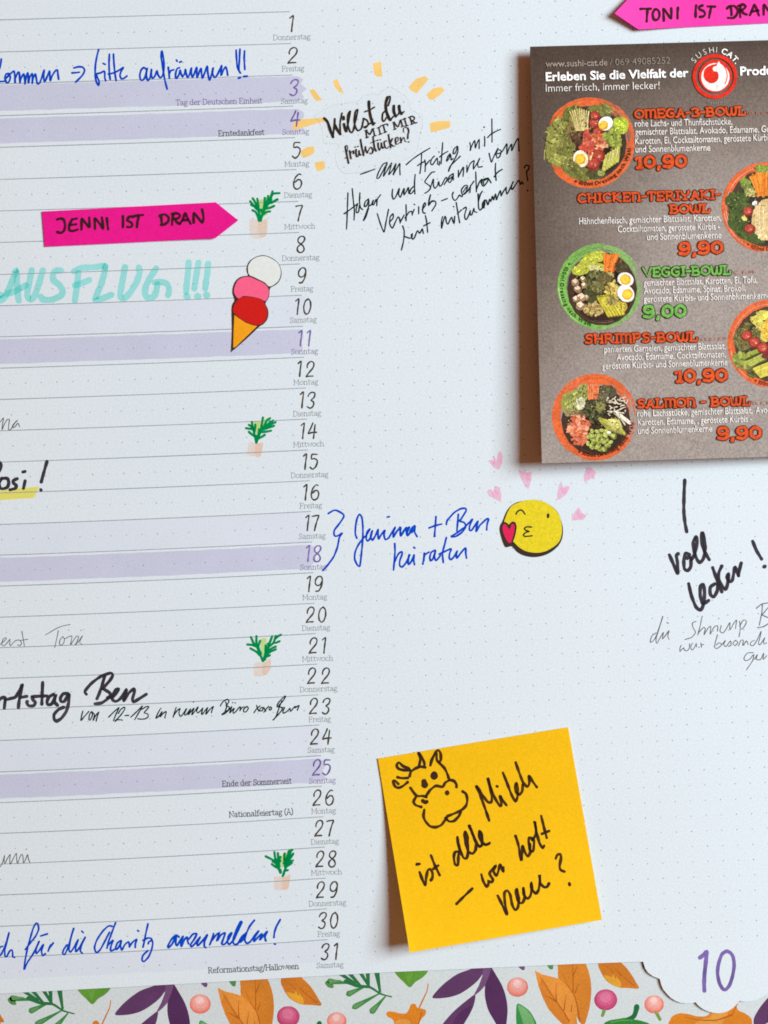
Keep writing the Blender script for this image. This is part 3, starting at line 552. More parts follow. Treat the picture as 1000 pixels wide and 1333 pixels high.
    ribbon(mb, sh(crop(C6, "660,570 740,553 830,552")), 1.6, Hb)
    mb.build('green_gourd', M['print'], backing)
    # printed speckle
    mb = mk(); mb.col = alb(168, 176, 178)
    rs = random.Random(n + 5)
    for k in range(60):
        x, y = rs.uniform(410, 830), rs.uniform(1255, 1420)
        poly(mb, sh(ell(x, y, rs.uniform(0.25, 0.6), None, 0, 6)), Hb, 0)
    mb.build('print_speckle', M['print'], backing)['kind'] = 'stuff'

# ------------------------------------------------------------------ the calendar page
edge = [(-560, 1318), (-300, 1310), (-60, 1297), (0, 1293.7), (125, 1287), (250, 1280.3), (375, 1273), (500, 1266), (625, 1260.5), (750, 1255), (836, 1252)]
lobes = [(837.5, 1252), (840, 1260.8), (844, 1266.5), (850, 1270.8), (859.2, 1274.6), (860.8, 1281.6), (863.5, 1288), (868.8, 1294.4), (873.8, 1299.4), (880, 1303.2), (886, 1305.4), (892.8, 1306.4), (900, 1306), (905.8, 1304.8),
         (908.5, 1308.4), (912.5, 1311.8), (917.5, 1314.9), (923.2, 1317.2), (929.5, 1318.8), (936, 1319.2), (942.5, 1318.2), (948.8, 1316), (954, 1312.6), (958.8, 1308), (963, 1302.8),
         (967.5, 1303.8), (973, 1304), (979, 1303.4), (985, 1301.8), (990, 1299.4), (995.5, 1295.8), (1000.5, 1291), (1004.5, 1284.5), (1006, 1277), (1013, 1275.5), (1020, 1271), (1025.5, 1264), (1028, 1256), (1028.5, 1244)]
right = [(1200, 1236), (1560, 1219)]
page_outline = edge + lobes + right + [(1500, -420), (-520, -400)]
page = sheet('calendar_page', page_outline, flat, M['paper'], 0.0015)
tag(page, 'October page of a wall planner with ruled dates, dot grid, handwritten notes and scalloped corner', 'calendar page')

YL = [25.75, 67.5, 109, 150.5, 191.7, 233.5, 274.5, 315.5, 357.25, 398, 438.5, 479.25, 520, 560.75, 601.5, 641.75, 682.75, 722.75, 763, 803.5, 843.2, 883.25, 923.7, 964, 1005, 1045, 1085, 1125, 1165.25, 1206, 1246.25, 1285.5]
XR = [377, 379, 381, 382.5, 384, 386, 388, 389.5, 391, 393, 394.5, 396, 398, 400, 401.5, 403.5, 405, 406.5, 407.8, 409.5, 411, 413, 414.5, 416, 418, 419.3, 421, 423, 424.2, 425.6, 427, 428.5]
YR = [15, 56.5, 97.5, 138, 179, 220.5, 262, 302.5, 343.5, 384.25, 424.75, 465, 505, 545.5, 585.75, 625.75, 665.75, 705.5, 745.5, 785.25, 824.75, 864.5, 904.5, 943.75, 983.75, 1023.5, 1063.25, 1102.75, 1143.25, 1183.25, 1223.25, 1263]
def row_y(k, x):
    t = x / XR[k]
    return YL[k] + (YR[k] - YL[k]) * t + 7.0 * (k / 30) * t * (1 - t)
# weekend washes
def wash(k, top, bot, mat, xr):
    mb = MB(0.00006)
    rs = random.Random(k)
    xs = [-520 + 13 * i for i in range(int((xr + 520) / 13) + 1)] + [xr]
    up = [(x, row_y(k, x) + top + rs.uniform(-0.5, 0.5)) for x in xs]
    dn = [(x, row_y(k + 1, x) - bot + rs.uniform(-0.5, 0.5)) for x in xs]
    h = dn[-1][1] - up[-1][1]
    # ragged brush end
    end = [(xr + 5 + rs.uniform(-3, 7), up[-1][1] + h * t) for t in (0.12, 0.3, 0.5, 0.68, 0.85)]
    end.sort(key=lambda p: p[1])
    pts = up + end + dn[::-1]
    poly(mb, pts)
    mb.build('weekend_band', mat, page, None)
for k, top, bot, m, xr in ((2, 1.5, 6, 'band', 388), (3, 3.5, 5.0, 'band', 387), (9, 0.8, 0.8, 'band_pale', 392), (10, 3.4, 5.6, 'band', 390), (16, 0.8, 0.8, 'band_pale', 402), (17, 3.4, 5.6, 'band', 404), (23, 0.8, 0.8, 'band_pale', 412), (24, 3.4, 5.4, 'band', 416), (30, 1.0, 11.0, 'band_pale', 424)):
    wash(k, top, bot, M[m], xr)
# highlighter and marker areas lie under the printed lines, as see-through ink
def px4(ox, oy, s, k=4.0): return crop((ox, oy, k), s)
mb = MB(0.00012); scribe(mb, AUSFLUG, wob=0.06, zinc=2e-6)
mb.build('handwritten_note', M['turquoise'], page, 'turquoise highlighter lettering AUSFLUG with three exclamation marks')
mb = MB(0.00012); poly(mb, crop((0, 530, 8), "-80,880 0,872 150,848 408,828 385,885 355,945 150,958 0,968 -80,974"))
mb.build('highlighter_stroke', M['yellow_hl'], page, 'yellow highlighter underline')
for s, o in (("612,470 634,462 655,490 678,520 650,527 630,505", 250), ("735,420 757,410 775,455 792,487 765,478 742,450", 250), ("943,330 985,318 987,350 992,397 970,400 950,388 945,360", 250), ("525,640 570,620 640,616 690,612 712,628 640,645 560,668 525,680", 250), ("567,785 600,765 635,762 638,795 610,812 580,823 570,808", 250), ("638,845 690,838 694,875 675,886 652,892 643,868", 250), ("127,455 165,410 215,395 232,412 205,445 170,487 145,472", 500), ("220,492 255,460 300,452 316,470 290,495 255,520 235,517", 500), ("238,640 290,628 345,630 346,662 300,676 245,690", 500)):
    mb = MB(0.00012); poly(mb, px4(o, 0, s)); mb.build('highlighter_stroke', M['orange_hl'], page)
for s in ("35,128 80,125 108,142 116,100 122,62 145,45 163,80 160,150 132,210 90,195 60,160", "300,212 350,225 378,232 415,225 412,300 388,380 355,350 320,280", "25,400 55,378 88,398 95,352 110,348 140,365 152,430 148,492 100,465 45,440", "670,305 688,362 715,352 745,352 740,385 710,430 650,472 635,455 640,405 650,350", "885,205 910,180 940,198 975,235 960,265 930,290 872,318 866,270", "825,535 848,580 870,596 895,602 870,640 765,652 768,610 800,560"):
    mb = MB(0.00012)
    base = crop((630, 580, 6.667), s)
    poly(mb, base)
    # scribbled strokes on top of the fill
    xs = [p[0] for p in base]; ys = [p[1] for p in base]
    cx, cy = sum(xs) / len(xs), sum(ys) / len(ys)
    for k in range(5):
        a = (cx + random.uniform(-4.5, 4.5), cy + random.uniform(-5, 2)); ribbon(mb, [a, (a[0] + random.uniform(0, 3), a[1] + random.uniform(2, 6))], 1.4)
    mb.build('heart_drawing', M['pink_hl'], page)
# ruled lines and dots
mb = MB(0.0002)
for k in range(31):
    xs = [-520, -300, -100] + [XR[k] * i / 8 for i in range(9)]
    ribbon(mb, [(x, row_y(k, x)) for x in xs], 1.05, curve=False, caps=False, wob=0.12)
mb.build('ruled_lines', M['rule'], page)
PX = [444.144, 500.916, 24.256, -4.302, -4.737, -0.299, 1.517, 3.916]
PY = [623.363, -22.335, 603.267, -3.095, -1.395, -6.354, 4.093, 1.575]
def dot(i, j):
    a, b = i / 25, (j - 30) / 30
    B = (1, a, b, a*b, a*a, b*b, a*a*b, a*b*b)
    return sum(p*q for p, q in zip(PX, B)), sum(p*q for p, q in zip(PY, B))
mb = MB(0.00024)
rs = random.Random(3)
for j in range(-3, 62):
    for i in range(-26, 34):
        x, y = dot(i, j)
        if i < 0:
            if j % 2 == 0 or i > -3: continue
            k = (j - 1) // 2
            if not 0 <= k < 31: continue
            y = (row_y(k, x) + row_y(k + 1, x)) / 2
            if k == 30 and i > -14: pass
        if rs.random() < 0.04: continue
        r = rs.uniform(0.55, 0.80)
        base = len(mb.v)
        for q in ell(x, y, r, None, 0, 8): mb.v.append(P(q[0], q[1], mb.z))
        mb.face(tuple(range(base, base + 8)))
mb.build('dot_grid', M['dots'], page)

# ------------------------------------------------------------------ printed numbers and words
SER = {  # little slab-serif alphabet, strokes in units: baseline 0, x-height 5, capitals 7.2
'D': (7, "1,0 1,7.2; 0.2,0 3.4,0 5.6,1.2 6.2,3.6 5.6,6 3.4,7.2 0.2,7.2"), 'o': (5.6, "2.8,0 0.9,0.8 0.4,2.5 0.9,4.2 2.8,5 4.7,4.2 5.2,2.5 4.7,0.8 2.8,0"),
'n': (6.2, "0.3,5 1.3,5 1.3,0; 0.3,0 2.2,0; 1.3,3.8 2.6,4.9 4,4.8 4.7,3.6 4.7,0; 3.8,0 5.8,0"), 'e': (5.2, "0.6,2.7 4.7,2.7 4.4,4.2 2.8,5 1.1,4.4 0.5,2.5 1.1,0.6 2.9,0 4.6,0.8"),
'r': (4.6, "0.3,5 1.3,5 1.3,0; 0.3,0 2.6,0; 1.3,3.4 2.4,4.8 3.6,5 4.2,4.4"), 's': (4.6, "4,3.8 3.6,4.7 2.2,5 0.9,4.5 0.9,3.4 2.2,2.7 3.6,2.2 3.9,1.1 3.2,0.2 1.8,0 0.6,0.5 0.5,1.3"),
't': (4, "1.5,6.6 1.5,1.2 2.1,0.1 3.4,0.2; 0.3,5 3.3,5"), 'a': (5.4, "0.8,4.2 1.8,5 3.2,4.9 4,4 4,0.8 4.4,0 5.1,0; 4,2.9 2,2.7 0.6,1.9 0.7,0.6 1.8,0 3.2,0.4 4,1.4"),
'g': (5.4, "3.9,4.4 2.2,5 0.8,4 0.8,2.6 2,1.8 3.6,2.4 4,3.6 3.6,4.6; 3.8,4.6 5.2,5; 1.4,1.9 0.7,1 1.4,0.4 4,0 4.8,-1 3.6,-2.1 1.4,-2.2 0.4,-1.3 1.4,0.3"),
'F': (5.8, "1,0 1,7.2; 0.2,0 2.2,0; 0.2,7.2 5.2,7.2 5.2,5.8; 1,3.8 3.8,3.8; 3.8,4.6 3.8,3"), 'i': (2.8, "0.3,5 1.4,5 1.4,0; 0.3,0 2.5,0; 1.35,6.9 1.45,6.9"),
'S': (5.4, "4.6,5.8 4.2,6.8 2.6,7.2 1,6.6 0.8,5 2,4 3.8,3.2 4.6,2 4.2,0.6 2.6,0 1,0.3 0.5,1.6; 4.6,7 4.6,5.4; 0.5,0 0.5,1.8"), 'm': (9, "0.3,5 1.3,5 1.3,0; 0.3,0 2.2,0; 1.3,3.8 2.6,4.9 3.8,4.8 4.4,3.6 4.4,0; 3.6,0 5.4,0; 4.4,3.8 5.7,4.9 6.9,4.8 7.5,3.6 7.5,0; 6.7,0 8.6,0"),
'M': (8.6, "0.3,0 2,0; 1.1,0 1.3,7.2; 0.4,7.2 1.4,7.2 4.2,1.6 7,7.2 8,7.2; 7.1,7.2 7.3,0; 6.4,0 8.2,0"), 'w': (7.4, "0.2,5 1.8,5; 0.9,5 2.2,0 3.7,4.8 5.2,0 6.6,5; 5.8,5 7.3,5"),
'c': (4.8, "4.2,3.7 3.8,4.8 2.5,5 1,4.2 0.5,2.5 1.1,0.6 2.6,0 4.2,0.9"), 'h': (6.2, "0.3,7.4 1.3,7.4 1.3,0; 0.3,0 2.2,0; 1.3,3.8 2.6,4.9 4,4.8 4.7,3.6 4.7,0; 3.8,0 5.8,0"),
'd': (6, "3.2,7.4 4.4,7.4 4.4,0 5.5,0; 4.4,4 2.9,5 1.2,4.4 0.5,2.5 1.1,0.6 2.7,0 4.4,1.2"), 'T': (6.2, "3.1,0 3.1,7.2; 2,0 4.2,0; 0.4,5.8 0.4,7.2 5.8,7.2 5.8,5.8"),
'E': (6, "1,0 1,7.2; 0.2,7.2 5,7.2 5,5.9; 1,3.7 3.8,3.7; 0.2,0 5.3,0 5.3,1.4"), 'u': (6.2, "0.3,5 1.3,5 1.3,1.4 2,0.1 3.4,0.1 4.6,1.3; 3.7,5 4.6,5 4.6,0 5.7,0"),
'k': (6, "0.3,7.4 1.3,7.4 1.3,0; 0.3,0 2.2,0; 4.6,5 1.4,2.3; 2.4,3 4.6,0; 3.7,5 5.4,5; 3.8,0 5.6,0"), 'f': (4, "3.8,6.9 2.8,7.5 1.7,6.8 1.5,5 1.5,0; 0.5,0 2.8,0; 0.4,5 3,5"),
'N': (7.4, "0.3,0 2,0; 1.1,0 1.1,7.2; 0.3,7.2 1.3,7.2 6.2,0 6.2,7.2; 5.3,7.2 7,7.2"), 'l': (2.8, "0.3,7.4 1.4,7.4 1.4,0; 0.3,0 2.5,0"), 'A': (7, "0.2,0 1.8,0; 0.9,0 3.4,7.2 5.9,0; 5,0 6.8,0; 1.9,2.6 5,2.6; 2.4,7.2 3.6,7.2"),
'(': (2.8, "2.4,8 1,6 0.7,3.4 1,0.8 2.4,-1.4"), ')': (2.8, "0.4,8 1.8,6 2.1,3.4 1.8,0.8 0.4,-1.4"), 'R': (6.6, "1,0 1,7.2; 0.2,0 2.2,0; 0.2,7.2 3.4,7.2 4.8,6.4 4.8,4.6 3.4,3.7 1,3.7; 3,3.7 5.2,0 6.3,0"),
'/': (3.6, "0.2,-1.4 3.2,8"), 'H': (7.4, "0.3,0 2,0; 1.1,0 1.1,7.2; 0.3,7.2 2,7.2; 5.4,0 7.1,0; 6.3,0 6.3,7.2; 5.4,7.2 7.1,7.2; 1.1,3.7 6.3,3.7"), 'z': (4.8, "0.5,3.8 0.5,5 4.2,5 0.5,0 4.3,0 4.3,1.2"), ' ': (2.8, "")}
def serif_word(mb, word, p0, p1, cap=7.0, w=0.75):
    tot = sum(SER[c][0] for c in word)
    dx, dy = (p1[0] - p0[0]) / tot, (p1[1] - p0[1]) / tot
    L = math.hypot(dx, dy)
    k = cap / 7.2
    nx, ny = dy / L, -dx / L
    adv = 0
    for c in word:
        for st in parse(SER[c][1]):
            pts = [(p0[0] + (adv + x) * dx + y * k * nx, p0[1] + (adv + x) * dy + y * k * ny) for x, y in st]
            ribbon(mb, pts, w, curve=False, wob=0.0)
        adv += SER[c][0]
DAYS = "Donnerstag Freitag Samstag Sonntag Montag Dienstag Mittwoch".split()
DW = dict(Donnerstag=49, Freitag=29.2, Samstag=35.4, Sonntag=35.2, Montag=32.4, Dienstag=36.6, Mittwoch=40.6)
BOX = [(377.3,381.8,20,41.8),(375,386.8,61.2,82.8),(377.1,388.2,102.8,124.8),(378.2,390.5,144,165),(380.5,391.5,184.5,206.8),(381.8,393.2,225.8,247.2),(385,394.5,266.8,288.3),(386.2,397,307,329.2),(388,399,348,369.5),(385,405.5,388.5,410),(389,404,429.8,451),(388,408.8,470,491),(391,410,510,531.8),(392,412.5,550.5,571.8),(395,413.8,590.5,611.8),(395.5,415.5,630.5,651.8),(398,416,670.5,691.5),(398.8,418,710,731.8),(400,420.5,749.8,771),(398.8,425,789.8,811),(402.5,423.8,829.8,851),(400.5,428.8,869,890.5),(403,429.5,908.5,930),(404.3,431.3,948.5,969.8),(407,430.5,988.5,1010),(407.5,434.5,1028,1049.3),(410,435,1067.5,1089.3),(411.3,437.5,1107.5,1129.3),(412,440,1147.5,1169.5),(414.5,440.5,1187.5,1209.5),(418,439.3,1228,1250)]
for k in range(31):
    x0, x1, y0, y1 = BOX[k]
    lilac = (k + 1) in (3, 4, 11, 18, 25)
    mb = MB(0.00028)
    ds = str(k + 1)
    ky = (y1 - y0) / 22.0
    if len(ds) == 1:
        offs = [x0]; kx = (x1 - x0) / DIG[ds][0]
    else:
        kx = 0.97
        offs = [x0, x1 - DIG[ds[1]][0] * kx]
    for c, o in zip(ds, offs):
        for st in parse(DIG[c][1]):
            ribbon(mb, [(o + x * kx, y0 + y * ky) for x, y in st], 2.05, wob=0.22, step=1.0, taper=(0.9, 1.05))
    num = mb.build('date_number', M['number_lilac' if lilac else 'number'], page, 'lilac number ' + ds if lilac else None)
    d = DAYS[k % 7]
    cx = 380.2 + k * 1.66
    if d == 'Mittwoch': cx += 0.4
    by = y1 + 9.6
    wdt = DW[d]; sl = 0.031 + 0.010 * k / 30
    mb = MB(0.00028)
    serif_word(mb, d, (cx - wdt / 2, by + sl * wdt / 2), (cx + wdt / 2, by - sl * wdt / 2), 6.8, 0.68)
    mb.build('weekday_name', M['day_lilac' if d == 'Sonntag' else 'day'], num)
for wd, a, b, m in (("Tag der Deutschen Einheit", (229, 137), (341.8, 134.2), 'holiday_lilac'), ("Erntedankfest", (284.4, 177.2), (344.6, 175.4), 'holiday'), ("Ende der Sommerzeit", (289.5, 1024), (380, 1020), 'holiday'), ("Nationalfeiertag (A)", (298.3, 1064), (382, 1060), 'holiday'), ("Reformationstag/Halloween", (271.3, 1267), (389.5, 1261.3), 'holiday')):
    mb = MB(0.00028)
    serif_word(mb, wd, a, b, 7.2, 1.0 if m == 'holiday' else 0.85)
    mb.build('holiday_name', M[m], page)
mb = MB(0.00028); scribe(mb, MONTH, wob=0.08)
mb.build('month_number', M['number_lilac'], page, 'large lilac 10 in the scalloped corner')

# ------------------------------------------------------------------ handwriting on the page
for data, m, lab in ((KOMMEN, 'blue', 'blue handwriting'), (NAPENCIL, 'pencil', 'grey pencil writing'), (ROSI, 'marker', 'black marker writing'), (JANINA, 'blue', 'blue handwriting'), (DIENST, 'pencil', 'grey pencil writing'), (GEBURTSTAG, 'marker', 'bold black marker writing'), (VON, 'fine', 'small fineliner writing'), (NNI, 'pencil', 'grey pencil writing'), (CHARITY, 'blue', 'blue handwriting'), (FREITAG, 'fine', 'slanting fineliner writing'), (VOLL, 'marker', 'bold black marker writing'), (SHRIMP, 'pencil', 'faint pencil writing')):
    write_words(data, flat, 0.0004, M[m], page, lab, wob=0.14)
# carrots
CARROT = [((315, 240, 16.667), "170,770 330,760 400,790 545,745 545,1060 430,1170 210,1150 170,1000", "360,330 480,320 620,210 640,260 560,640 500,680 420,760 380,700", "370,790 340,680 300,600 230,560; 390,780 370,600 300,500 200,440; 330,540 240,440 180,365; 330,520 290,390 235,300; 370,600 350,420 335,310; 410,790 440,660 520,500 600,350 665,150; 470,540 490,420 500,290; 520,450 560,330 570,250; 600,380 640,270 680,200 815,188; 560,420 650,390 775,330; 640,400 765,320; 520,520 600,510 700,465; 470,650 530,600 610,585; 540,470 560,400 640,330; 300,480 330,420 360,470; 380,560 420,540 430,600; 480,560 530,480 560,440"),
 ((310, 530, 16.667), "230,770 430,780 540,755 520,960 460,1090 330,1060 190,1030 210,900", "330,310 480,310 600,250 700,210 640,300 440,600 400,600 370,500", "395,770 370,650 350,560 320,450 300,320; 340,480 280,410 235,385; 330,480 260,470 175,455; 370,640 300,590 235,535; 350,560 370,460 375,380; 400,770 440,660 490,520 520,350 540,225; 480,560 560,420 620,300 695,240; 560,440 640,380 760,290; 590,440 700,380 815,325; 560,480 680,440 780,405; 520,540 620,530 715,510; 450,680 520,640 580,600; 440,640 450,540 455,480; 500,500 580,460 640,420; 380,690 400,620 430,640; 600,400 680,340 700,310"),
 ((310, 815, 16.667), "350,820 420,780 540,770 700,700 715,850 690,960 560,1080 350,1080 340,950", "480,290 540,250 620,270 620,400 570,480 555,660 530,660 490,480", "540,760 490,640 430,500 400,400 400,220; 400,450 340,380 310,310 280,240; 380,440 300,410 200,400; 480,640 400,560 270,485; 430,480 450,400 480,320; 500,600 460,520 430,420; 550,750 590,600 600,420; 590,600 650,450 700,330 740,225; 680,440 770,360 820,215; 810,270 870,220 930,190; 760,370 830,360 900,330; 650,540 740,480 820,445; 640,570 740,540 820,505; 580,690 630,660 690,635; 620,560 660,480 650,380; 600,640 640,600 700,560; 560,740 590,720"),
 ((340, 1095, 16.667), "290,770 470,770 640,720 620,870 570,1050 480,1060 300,1060 280,900", "440,330 480,280 560,230 620,180 560,300 470,590 430,560 420,440", "470,760 510,640 560,520 620,400 690,290; 480,740 500,690; 420,690 380,600 320,470 290,240; 350,500 370,380 365,260; 360,480 400,400 420,340; 310,440 220,390 100,330; 250,440 320,480 360,520; 390,600 300,550 235,500; 400,560 390,470 420,430; 520,560 500,420 510,270; 540,480 560,350 600,240; 580,420 620,300 660,190; 600,220 680,190; 640,340 700,270; 560,520 620,450 690,420; 540,560 620,510 670,470; 490,480 540,470; 500,660 540,640 580,630; 320,390 310,440 340,520; 520,400 560,440; 430,680 420,620")]
for o, root, pale, leaves in CARROT:
    mb = MB(0.00012)
    pts = crop(o, root)
    poly(mb, closed(pts, 1.5), zinc=4e-6)
    cx = sum(p[0] for p in pts) / len(pts); cy = sum(p[1] for p in pts) / len(pts)
    xm = max(p[0] for p in pts)
    poly(mb, [(cx + (x - cx) * 0.5 + (xm - cx) * 0.47, cy + (y - cy) * 0.92) for x, y in pts])
    r = mb.build('carrot_drawing', M['peach'], page)
    mb = MB(0.00014); poly(mb, crop(o, pale)); mb.build('pale_green_fill', M['lime'], r)
    mb = MB(0.00036)
    for st in parse(leaves): ribbon(mb, [(o[0] + x / o[2], o[1] + y / o[2]) for x, y in st], 3.1, wob=0.1, zinc=2e-6)
    mb.build('carrot_leaves', M['green'], r)
# ------------------------------------------------------------------ pink page flags
M['pink'] = material('pink_film', alb(238, 22, 146), rough=0.45, var=0.03, scale=20, fine=0.10, spec=0.25)
M['pink2'] = material('pale_pink_film', alb(248, 52, 174), rough=0.45, var=0.03, scale=20, fine=0.10, spec=0.25)
translucent(M['pink'], 0.06, (1.0, 0.05, 0.2)); translucent(M['pink2'], 0.06, (1.0, 0.08, 0.2))
def densify(pts, step=8):
    out = []
    for i in range(len(pts)):
        a, b = pts[i], pts[(i + 1) % len(pts)]
        k = max(1, int(math.hypot(b[0]-a[0], b[1]-a[1]) / step))
        out += [(a[0] + (b[0]-a[0]) * t / k, a[1] + (b[1]-a[1]) * t / k) for t in range(k)]
    return out
Hj = lambda x, y: 0.0036 + 0.010 * max(0.0, (x - 190) / 120) ** 2 * (0.35 + 0.65 * min(1, max(0, (y - 262) / 48)))
Ht = lambda x, y: 0.0045 + 0.020 * max(0.0, (905 - x) / 104) ** 1.7
def strip_sheet(name, H, mat, cols, thick=0.0012):
    """a narrow strip cut across into columns (x_top, y_top, x_bottom, y_bottom), so that it can bend"""
    mb = MB(0)
    n = len(cols)
    for s in (0, 1):
        for xa, ya, xb, yb in cols:
            for k in range(5):
                x, y = xa + (xb - xa) * k / 4, ya + (yb - ya) * k / 4
                mb.v.append(P(x, y, H(x, y)) + Vector((0, thick * s, 0)))
    N = n * 5
    for i in range(n - 1):
        for k in range(4):
            a, b, c, d = i*5+k, i*5+k+1, (i+1)*5+k+1, (i+1)*5+k
            mb.face((a, b, c, d)); mb.face((N+a, N+d, N+c, N+b))
        mb.face((i*5, (i+1)*5, N+(i+1)*5, N+i*5)); mb.face((i*5+4, N+i*5+4, N+(i+1)*5+4, (i+1)*5+4))
    mb.face(tuple([0, N, N+4, 4])); e = (n-1)*5; mb.face(tuple([e, e+4, N+e+4, N+e]))
    o = mb.build(name, mat)
    bm = bmesh.new(); bm.from_mesh(o.data); bmesh.ops.recalc_face_normals(bm, faces=bm.faces); bm.to_mesh(o.data); bm.free()
    return o
def lerp_cols(a, b, n): return [tuple(a[i] + (b[i] - a[i]) * k / n for i in range(4)) for k in range(n)]
cj = lerp_cols((54.6, 275.2, 58.2, 321.2), (281, 263.2, 280, 310.2), 24) + lerp_cols((281, 263.2, 280, 310.2), (309.6, 286.2, 309.6, 287.2), 8) + [(309.6, 286.2, 309.6, 287.2)]
fj = strip_sheet('page_flag', Hj, M['pink'], cj)
tag(fj, 'pink arrow flag with black capitals, pointing right to the seventh', 'page flag', 'pink arrow page flags')
write_words(JENNI, Hj, 0.0003, M['marker_thin'], fj, gap=3, wob=0.2)
ct = lerp_cols((800.8, 16.6, 800.8, 17.6), (824, -8, 831.5, 38.2), 8) + lerp_cols((824, -8, 831.5, 38.2), (1060, -22, 1062, 26.5), 20) + [(1060, -22, 1062, 26.5)]
ft = strip_sheet('page_flag', Ht, M['pink2'], ct)
tag(ft, 'pink arrow flag with black capitals, pointing left above the food flyer', 'page flag', 'pink arrow page flags')
write_words(TONI, Ht, 0.0003, M['marker_thin'], ft, gap=3, wob=0.2)

# ------------------------------------------------------------------ yellow sticky note
Q = [(492.0, 987.6), (739.8, 946.8), (783.8, 1197.6), (533.5, 1240.2)]
def uv(x, y):
    ex, ey = (Q[1][0]-Q[0][0], Q[1][1]-Q[0][1]), (Q[3][0]-Q[0][0], Q[3][1]-Q[0][1])
    d = ex[0]*ey[1] - ex[1]*ey[0]
    px, py = x - Q[0][0], y - Q[0][1]
    return (px*ey[1] - py*ey[0]) / d, (ex[0]*py - ex[1]*px) / d
def Hs(x, y):
    u, v = uv(x, y)
    u = min(1, max(0, u)); v = min(1, max(0, v))
    t = max(0.0, (v - 0.12) / 0.88)
    return 0.0042 + 0.078 * t ** 1.5 * (1 - 0.70 * u ** 0.8)
M['yellow'] = material('yellow_note_paper', alb(255, 203, 4), rough=0.75, var=0.025, scale=5, fine=0.08, bump=0.05)
translucent(M['yellow'], 0.18, (1.0, 0.50, 0.03))
note = sheet('sticky_note', None, Hs, M['yellow'], 0.0015, None, (Q, 40, 40))
for p in note.data.polygons: p.use_smooth = False
tag(note, 'square yellow sticky note with a doodled cow and a handwritten question about milk', 'sticky note')
mb = MB(0.0003); scribe(mb, COW, Hs, wob=0.22, zinc=4e-6); mb.build('cow_doodle', M['marker_thin'], note, 'felt pen doodle of a cow head')
write_words(MILCH, Hs, 0.0003, M['marker_thin'], note, wob=0.22)

# ------------------------------------------------------------------ stickers
M['st_line'] = material('sticker_outline', alb(62, 38, 26), var=0.15, dark=alb(40, 42, 36), scale=20)
M['st_white'] = material('sticker_white', alb(222, 228, 224), var=0.02)
M['st_pink'] = material('sticker_pink', alb(244, 96, 136), var=0.03, fine=0.07)
M['st_red'] = material('sticker_red', alb(204, 18, 10), var=0.04, fine=0.1)
M['st_amber'] = material('sticker_amber', alb(238, 160, 14), var=0.04, fine=0.07)
M['st_yellow'] = material('sticker_yellow', alb(226, 206, 28), var=0.05, fine=0.14)
M['st_heart'] = material('sticker_heart', alb(218, 26, 84), var=0.05, fine=0.08)
Hst = lambda x, y: 0.0020
ice = sheet('ice_cream_sticker', closed(crop(ICE['o'], ICE['back']), 1.5), Hst, M['st_line'], 0.0012)
tag(ice, 'ice cream cone sticker with white, pink and red scoops beside the ninth', 'sticker')
for key, mt, nm in (('cone', 'st_amber', 'cone'), ('white', 'st_white', 'scoop'), ('pink', 'st_pink', 'scoop'), ('red', 'st_red', 'scoop')):
    mb = MB(0.0001)
    pts = crop(ICE['o'], ICE[key])
    poly(mb, pts if key == 'cone' else closed(pts, 1.2), Hst)
    mb.build(nm, M[mt], ice, {'white': 'white scoop', 'pink': 'pink scoop', 'red': 'red scoop'}.get(key))
emo = sheet('kissing_face_sticker', closed(crop(EMOJI['o'], EMOJI['back']), 1.5), Hst, M['st_line'], 0.0012)
tag(emo, 'round yellow winking kiss face sticker with a red heart, right of the blue bracketed note', 'sticker')
mb = MB(0.0001); poly(mb, closed(crop(EMOJI['o'], EMOJI['face']), 1.2), Hst); mb.build('face', M['st_yellow'], emo)
mb = MB(0.0002); poly(mb, closed(crop(EMOJI['o'], EMOJI['heart']), 1.2), Hst); mb.build('heart', M['st_heart'], emo)
mb = MB(0.0003)
for st in parse(EMOJI['ink']): ribbon(mb, crop(EMOJI['o'], ' '.join('%f,%f' % p for p in st)), 2.0, Hst)
ribbon(mb, crop(EMOJI['o'], EMOJI['eye']), 3.4, Hst)
ribbon(mb, crop(EMOJI['o'], EMOJI['outline']), 2.4, Hst)
mb.build('face_lines', M['st_line'], emo)
# clear lettering sticker with bevelled rim
rim = closed([(408.5, 151), (416, 158), (420.5, 172), (422.3, 186), (432, 187), (441.5, 188.5), (438.5, 196), (437.6, 205), (440, 216), (444, 222), (450, 226), (470, 224.5), (492, 219), (516, 212.5), (536, 204), (544, 194), (546.5, 180), (549.5, 170), (551, 158), (549, 149), (541, 145.5), (535.5, 141), (532, 131), (527.5, 124), (519, 118.5), (510, 113.5), (502, 115), (494, 121.5), (486, 121), (474, 124), (466, 131), (452, 133.5), (438, 135), (424, 141), (415, 147)], 2.0)
m = bpy.data.materials.new('clear_film'); m.use_nodes = True
nt = m.node_tree; b = nt.nodes['Principled BSDF']
b.inputs['Base Color'].default_value = (0.66, 0.70, 0.70, 1); b.inputs['Roughness'].default_value = 0.3
t = nd(nt, 'ShaderNodeBsdfTransparent'); mx = nd(nt, 'ShaderNodeMixShader'); mx.inputs[0].default_value = 0.035
nt.links.new(t.outputs[0], mx.inputs[1]); nt.links.new(b.outputs[0], mx.inputs[2]); nt.links.new(mx.outputs[0], nt.nodes['Material Output'].inputs['Surface'])
M['film'] = m
m2 = m.copy(); m2.name = 'film_edge'; [n for n in m2.node_tree.nodes if n.type == 'MIX_SHADER'][0].inputs[0].default_value = 0.30
M['film_edge'] = m2
mb = MB(0.0016); poly(mb, rim)
film = mb.build('lettering_sticker', M['film'])
tag(film, 'clear cloud-cut sticker lettered Willst du mit mir frühstücken?, ringed by orange strokes', 'sticker')
mb = MB(0)
